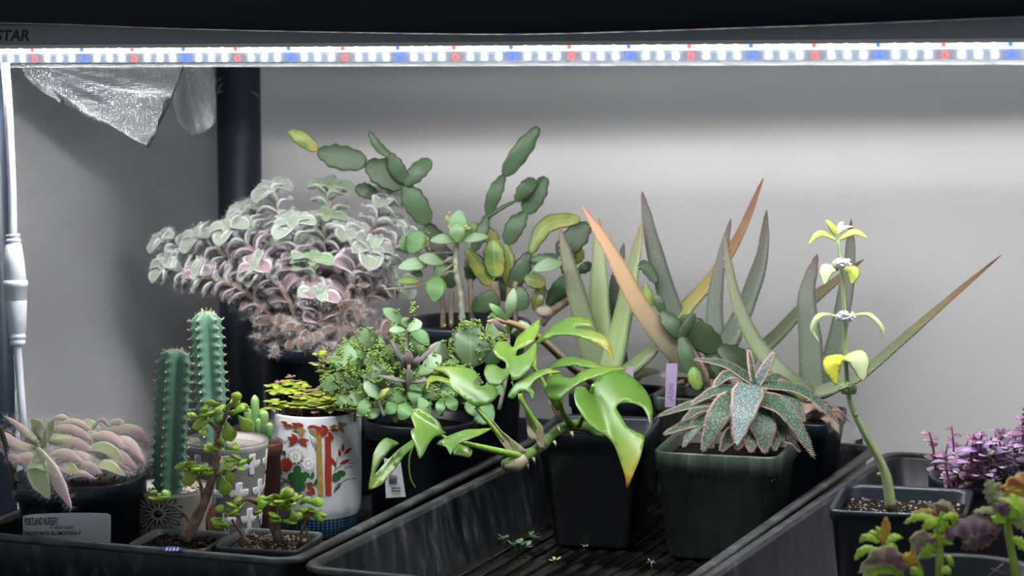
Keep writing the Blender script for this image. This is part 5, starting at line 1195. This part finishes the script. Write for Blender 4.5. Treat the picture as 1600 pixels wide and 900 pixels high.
for pts, w, mt in (([(1307, 375, 0), (1282, 364, -.004), (1263, 382, -.006)], 13, m_my), ([(1310, 375, 0), (1334, 362, -.004), (1356, 371, -.006)], 14, m_my), ([(1307, 368, 0), (1300, 354, -.002), (1289, 343, -.004)], 15, m_my), ([(1312, 365, 0), (1320, 355, 0), (1334, 354, .002)], 8, m_mg), ([(1309, 366, .0), (1313, 352, .004), (1318, 346, .006)], 9, m_mg),
                   ([(1310, 418, 0), (1293, 420, -.008), (1288, 445, -.012)], 25, m_mg), ([(1320, 418, 0), (1333, 424, -.004), (1331, 444, -.006)], 23, m_my), ([(1312, 494, 0), (1282, 492, -.004), (1270, 514, -.006), (1281, 536, -.006)], 11, m_mg), ([(1328, 493, 0), (1358, 491, -.004), (1378, 512, -.006), (1378, 531, -.006)], 10, m_mg),
                   ([(1316, 555, 0), (1300, 568, -.008), (1307, 602, -.012)], 30, m_mspeck), ([(1318, 556, 0), (1340, 558, -.010), (1349, 596, -.016)], 40, m_mg)):
    P = [W(x, y, D + d_) for x, y, d_ in pts]; leaf(t, 'leaf', P, w * m_px(D), .0009, V((0, 0, 1)) - FW * .9, mt, wprof=OVATE, n=18, m=8, cup=-.12, wav=(.03, 9))
m_fl = plain('white_flower', (.80, .80, .84), .7); r = random.Random(3)
for x, y, sx, sy, mt, n in ((1316, 412, 15, 8, m_fl, 90), (1321, 495, 15, 9, m_fl, 100), (1325, 607, 15, 8, m_mg, 60)):
    mb = MB()
    for _ in range(n):
        a, q = r.uniform(0, 2 * pi), r.uniform(.3, 1); ox, oy = sx * q * math.cos(a), sy * q * math.sin(a); p0 = W(x + ox * .6, y + oy * .6, D - .003 - .004 * (1 - q)); p1 = W(x + ox, y + oy, D - .004 - .006 * (1 - q))
        mb.spike(p0, (p1 - p0) * 1.6 + V((0, 0, .0002)), .0006, 4); mb.ball(p1, .0009 if mt is m_fl else .0016, 5, 3)
    mb.build('flower_whorl', mt, t, kind='stuff')
MB().ball(W(1373, 741, D - .003), .0016, 6, 4).build('node', m_ms, stem); MB().ball(W(1338, 648, D - .003), .0016, 6, 4).build('node', m_ms, stem)

# ================================================================== purple trailing plant
c = WZ(1562, 742, .095); D = depth(c)
t = thing('potted_callisia', flat(c), 'bushy lavender purple small leaved plant in a round black pot at the right edge', 'plant')
round_pot(t, flat(c), .0545, .042, .089, m_bpot, lip=.003, soil=.008)
m_ca = leafmat('lavender_leaf', [(0, (.20, .11, .24)), (.5, (.28, .18, .36)), (1, (.36, .26, .44))], edge=(.42, .34, .50), edge_at=.85, rough=.4, rnd=.3, mott=(.34, .22, .36), mscale=80)
m_cb = leafmat('mauve_leaf', [(0, (.24, .11, .16)), (.6, (.32, .15, .22)), (1, (.34, .20, .27))], rough=.45, rnd=.25)
m_cw = leafmat('silvery_leaf', [(0, (.36, .34, .36)), (.5, (.46, .44, .44)), (1, (.46, .42, .48))], rough=.4, rnd=.1)
m_cs = plain('purple_stem', (.14, .035, .07), .5)
r = random.Random(61)
ST = [((1480, 768), (1490, 715), (1487, 665), (1481, 662), 1), ((1462, 735), (1458, 700), (1452, 675), (1451, 674), 1)]
for i in range(64):
    x = r.uniform(1462, 1640); top = 698 - (x - 1462) * .50 + r.random() ** .8 * 72; top = min(752, max(top, 618))
    ST.append(((x + r.uniform(-4, 20), r.uniform(735, 768)), (x, (top + 750) / 2), (x + r.uniform(-8, 8), top), None, 0))
rows = []
for i, row in enumerate(ST):
    pts = row[:3]; dd = -.035 if i < 2 else r.uniform(-.060, .030)
    P = [W(*p, D + dd) for p in pts]; MB().tube(P, [(0, .0011), (1, .0007)], 5, 12).build('stem', m_cs, t)
    cc_ = spline(P, 30); L = sum((a - b_).length for a, b_ in zip(cc_, cc_[1:])); n = int(L / .0042); a = r.uniform(0, 6)
    for j in range(n):
        s_ = (j + .5) / n
        if s_ < .1 and i > 1: continue
        p = cc_[min(30, int(s_ * 30))]; a += 2.6; d = V((math.cos(a), math.sin(a), r.uniform(-.15, .35))).normalized(); l = r.uniform(.0100, .0155) * (1 - .45 * max(0, s_ - .7) / .3)
        if i < 2: l *= .8
        mt = m_cb if (i < 2 and s_ > .3) or r.random() < .13 else m_cw if r.random() < .14 else m_ca
        rows.append((dd + .02 * d.y, p, d, l, V((0, 0, 1)) - FW * r.uniform(.1, 1.0), mt))
rows.sort(key=lambda q: q[0]); deep = MB()
for k, (_, p, d, l, nm, mt) in enumerate(rows):
    P = [p, p + d * l * .5 + V((0, 0, .001)), p + d * l]
    if k < 298: leaf(t, 'leaf', P, l * .66, .0009, nm, mt, n=6, m=6, cup=.18)
    else: deep.blade(P, l * .66, .0009, nm, n=6, m=6, cup=.18)
deep.build('inner_leaves', m_ca, t, kind='stuff')

# ================================================================== coleus at the front right
c = WZ(1502, 896, .100); D = depth(c)
t = thing('potted_coleus', flat(c), 'ruffled lime and purple coleus in a black pot at the bottom right corner', 'plant')
round_pot(t, flat(c), .0585, .045, .094, m_bpot, lip=.004, soil=.016, m=56)
def colmat(nm, stops, edge, vein): return leafmat(nm, stops, edge=edge, edge_at=.80, rough=.5, rnd=.12, trans=.15, mott=vein, mscale=95)
m_c1 = colmat('coleus_lime', [(0, (.42, .70, .02)), (.6, (.50, .74, .06)), (1, (.60, .70, .16))], (.62, .74, .20), (.40, .64, .04))
m_c2 = colmat('coleus_veined', [(0, (.18, .05, .08)), (.45, (.34, .26, .15)), (1, (.54, .56, .24))], (.56, .60, .28), (.20, .08, .09))
m_c3 = colmat('coleus_purple', [(0, (.10, .03, .05)), (.6, (.13, .045, .08)), (1, (.12, .05, .06))], (.34, .24, .13), (.19, .10, .14))
m_c4 = colmat('coleus_orange', [(0, (.52, .24, .05)), (.5, (.66, .40, .05)), (1, (.72, .58, .06))], (.58, .47, .06), (.42, .12, .05))
m_c5 = colmat('coleus_cream', [(0, (.40, .54, .14)), (.6, (.54, .60, .26)), (1, (.60, .60, .36))], (.62, .62, .38), (.36, .34, .20))
m_cst = plain('coleus_stem', (.36, .50, .06), .5, var=.3)
for pts, w in (([(1468, 915), (1468, 860), (1464, 826)], 13), ([(1590, 915), (1582, 868), (1575, 825), (1578, 800)], 13), ([(1412, 915), (1405, 890), (1385, 860), (1380, 840)], 9), ([(1440, 915), (1438, 890), (1430, 875)], 8), ([(1466, 830), (1470, 812), (1474, 800)], 9)):
    MB().tube([W(*p, D - .01) for p in pts], w * m_px(D) / 2, 8, 10).build('stem', m_cst, t)
CO = [([(1378, 850), (1384, 826), (1384, 806)], 16, 0, 4), ([(1374, 848), (1354, 838), (1342, 848)], 16, 0, 1), ([(1376, 842), (1364, 832), (1356, 834)], 13, .01, 1), ([(1382, 848), (1398, 838), (1411, 840)], 17, 0, 1), ([(1384, 852), (1396, 852), (1404, 860)], 18, -.004, 1), ([(1372, 858), (1350, 858), (1334, 876)], 18, 0, 1), ([(1378, 845), (1376, 830), (1368, 822)], 12, .008, 1),
      ([(1416, 890), (1384, 866), (1340, 896)], 36, -.012, 2), ([(1410, 895), (1375, 885), (1345, 905)], 26, -.008, 1), ([(1425, 890), (1422, 872), (1410, 866)], 26, -.006, 4), ([(1464, 846), (1440, 840), (1427, 868)], 34, -.006, 2), ([(1462, 852), (1446, 862), (1438, 872)], 26, 0, 1),
      ([(1468, 812), (1438, 806), (1411, 818)], 18, 0, 1), ([(1470, 806), (1448, 800), (1424, 802)], 18, .006, 4), ([(1470, 808), (1476, 790), (1492, 792)], 30, .004, 2), ([(1472, 810), (1490, 806), (1490, 830)], 16, -.004, 1), ([(1466, 818), (1452, 818), (1440, 828)], 20, -.006, 1), ([(1474, 806), (1460, 792), (1450, 800)], 20, .01, 2), ([(1470, 815), (1478, 825), (1474, 835)], 22, -.006, 1),
      ([(1566, 826), (1520, 818), (1470, 842)], 50, -.014, 3), ([(1560, 830), (1530, 842), (1500, 856)], 36, -.012, 3), ([(1575, 800), (1590, 765), (1625, 735)], 52, 0, 4), ([(1572, 795), (1556, 770), (1542, 748)], 40, .004, 5), ([(1570, 802), (1545, 796), (1518, 800)], 18, -.008, 5), ([(1575, 808), (1585, 790), (1612, 792)], 50, -.012, 1), ([(1572, 810), (1555, 812), (1535, 812)], 26, -.010, 1), ([(1580, 815), (1600, 815), (1625, 832)], 40, -.01, 5),
      ([(1572, 800), (1568, 780), (1556, 770)], 36, -.006, 5), ([(1576, 798), (1582, 775), (1578, 758)], 40, -.004, 4), ([(1574, 805), (1566, 790), (1552, 790)], 24, -.014, 3), ([(1478, 870), (1486, 876), (1490, 886)], 18, .01, 1), ([(1472, 895), (1480, 890), (1486, 898)], 18, -.01, 1), ([(1442, 900), (1430, 890), (1424, 900)], 20, -.015, 1), ([(1580, 840), (1600, 850), (1618, 862)], 24, 0, 1), ([(1452, 838), (1475, 842), (1490, 850)], 22, -.004, 1)]
r = random.Random(17)
for pts, w, dd, kd in CO:
    P = [W(x, y, D - .012 + dd + .002 * i) for i, (x, y) in enumerate(pts)]; k = m_px(D)
    leaf(t, 'leaf', P, w * k, .0010, V((r.uniform(-.3, .3), 0, 1)) - FW * r.uniform(.5, 1.1), (m_c1, m_c1, m_c2, m_c3, m_c4, m_c5)[kd], wprof=lambda q: prof(OVATE, q) * (1 + .10 * math.sin(q * 2 * pi * 6)), n=30, m=12, cup=-.15, ruf=(w * k * .07, 5, 1.5))
mb = MB()
for a, e in (((1545, 900), (1568, 880)), ((1552, 892), (1566, 896)), ((1548, 888), (1572, 898))): mb.tube([W(*a, D + .01), W(*e, D + .012)], .0005, 4, 3)
mb.build('dry_twigs', plain('dry_twig', (.34, .30, .26), .8), t, kind='stuff')

# ================================================================== tags and seedlings
m_tag = plain('lilac_tag', (.42, .33, .52), .5, var=.08)
def plant_tag(pts, D, label, txt=None, mat=m_tag):
    t = thing('plant_tag', W((pts[0][0] + pts[1][0]) / 2, pts[0][1], D), label, 'tag', 'plant name tags')
    MB().sheet(pts, lambda x, y: D - (pts[0][1] - y) * .0001, .0008, 0).build('tag_blade', mat, t, smooth=False)
    return t
tg = plant_tag([(1039, 636), (1055, 636), (1059, 568), (1041, 568)], 2.435, 'lilac plant tag with handwriting in the dark green pot behind the climber')
text_mesh('Aloe', 15, lambda x, y: W(1052 - y * .95, 628 - x * 1.0, 2.4335 - .0066), plain('tag_ink', (.14, .09, .22), .7), 'handwriting', tg, shear=.25)
plant_tag([(977, 612), (989, 612), (990, 573), (978, 573)], 2.44, 'short lilac plant tag half hidden by the yellowing split leaf')
tg = plant_tag([(603, 778), (634, 776), (626, 722), (600, 716)], 2.345, 'white printed plant tag leaning against the kalanchoe pot', mat=m_label)
mb = MB()
for i in range(8): mb.sheet([(608 + i * 1.6, 742), (609 + i * 1.6, 742), (609.5 + i * 1.6, 756), (608.5 + i * 1.6, 756)], lambda x, y: 2.3435 - (778 - y) * .0001, .0002, 0)
for i in range(2): mb.sheet([(612, 762 + i * 4), (626, 762 + i * 4), (626, 763.6 + i * 4), (612, 763.6 + i * 4)], lambda x, y: 2.3435 - (778 - y) * .0001, .0002, 0)
mb.build('printed_bars', m_ink, tg)
m_sd = leafmat('seedling_leaf', [(0, (.12, .24, .09)), (1, (.22, .36, .20))], rough=.5, rnd=.2)
m_sdp = leafmat('pale_seedling_leaf', [(0, (.26, .38, .14)), (1, (.42, .52, .28))], rough=.5, rnd=.2)
r = random.Random(2)
for x, y, n, L, mt, lb in ((788, 846, 6, 13, m_sd, 'small green seedling on the wet tray floor nearest the left tray wall'), (814, 858, 10, 18, m_sd, 'largest clump of green seedlings on the wet tray floor'), (836, 842, 8, 15, m_sd, 'green seedling just behind the largest seedling clump'),
                           (867, 881, 6, 12, m_sdp, 'pale seedling on the wet tray floor nearest the camera'), (913, 857, 5, 10, m_sd, 'tiny green seedling in front of the black square pot'), (1018, 883, 5, 9, m_sd, 'tiny seedling on the wet tray floor before the green pot')):
    p = WZ(x, y, .0085); t = thing('seedling', V((p.x, p.y, .0058)), lb, 'seedling', 'seedlings on the tray floor'); d = depth(p)
    MB().tube([V((p.x, p.y, .0055)), p + V((0, 0, .003))], .0006, 5, 2).build('stem', m_sd, t)
    for j in range(n):
        a = 2 * pi * j / n + r.uniform(-.3, .3); dd = V((math.cos(a), math.sin(a), r.uniform(.1, .9))).normalized(); l = L * m_px(d) * r.uniform(.7, 1.1); o = p + V((r.gauss(0, 1), r.gauss(0, 1), 0)) * (.002 if n > 7 else .0005) + V((0, 0, .002))
        leaf(t, 'leaf', [o, o + dd * l * .5, o + dd * l], l * .6, .0008, V((0, 0, 1)) - dd * .3, mt, wprof=OBOV, n=6, m=6)
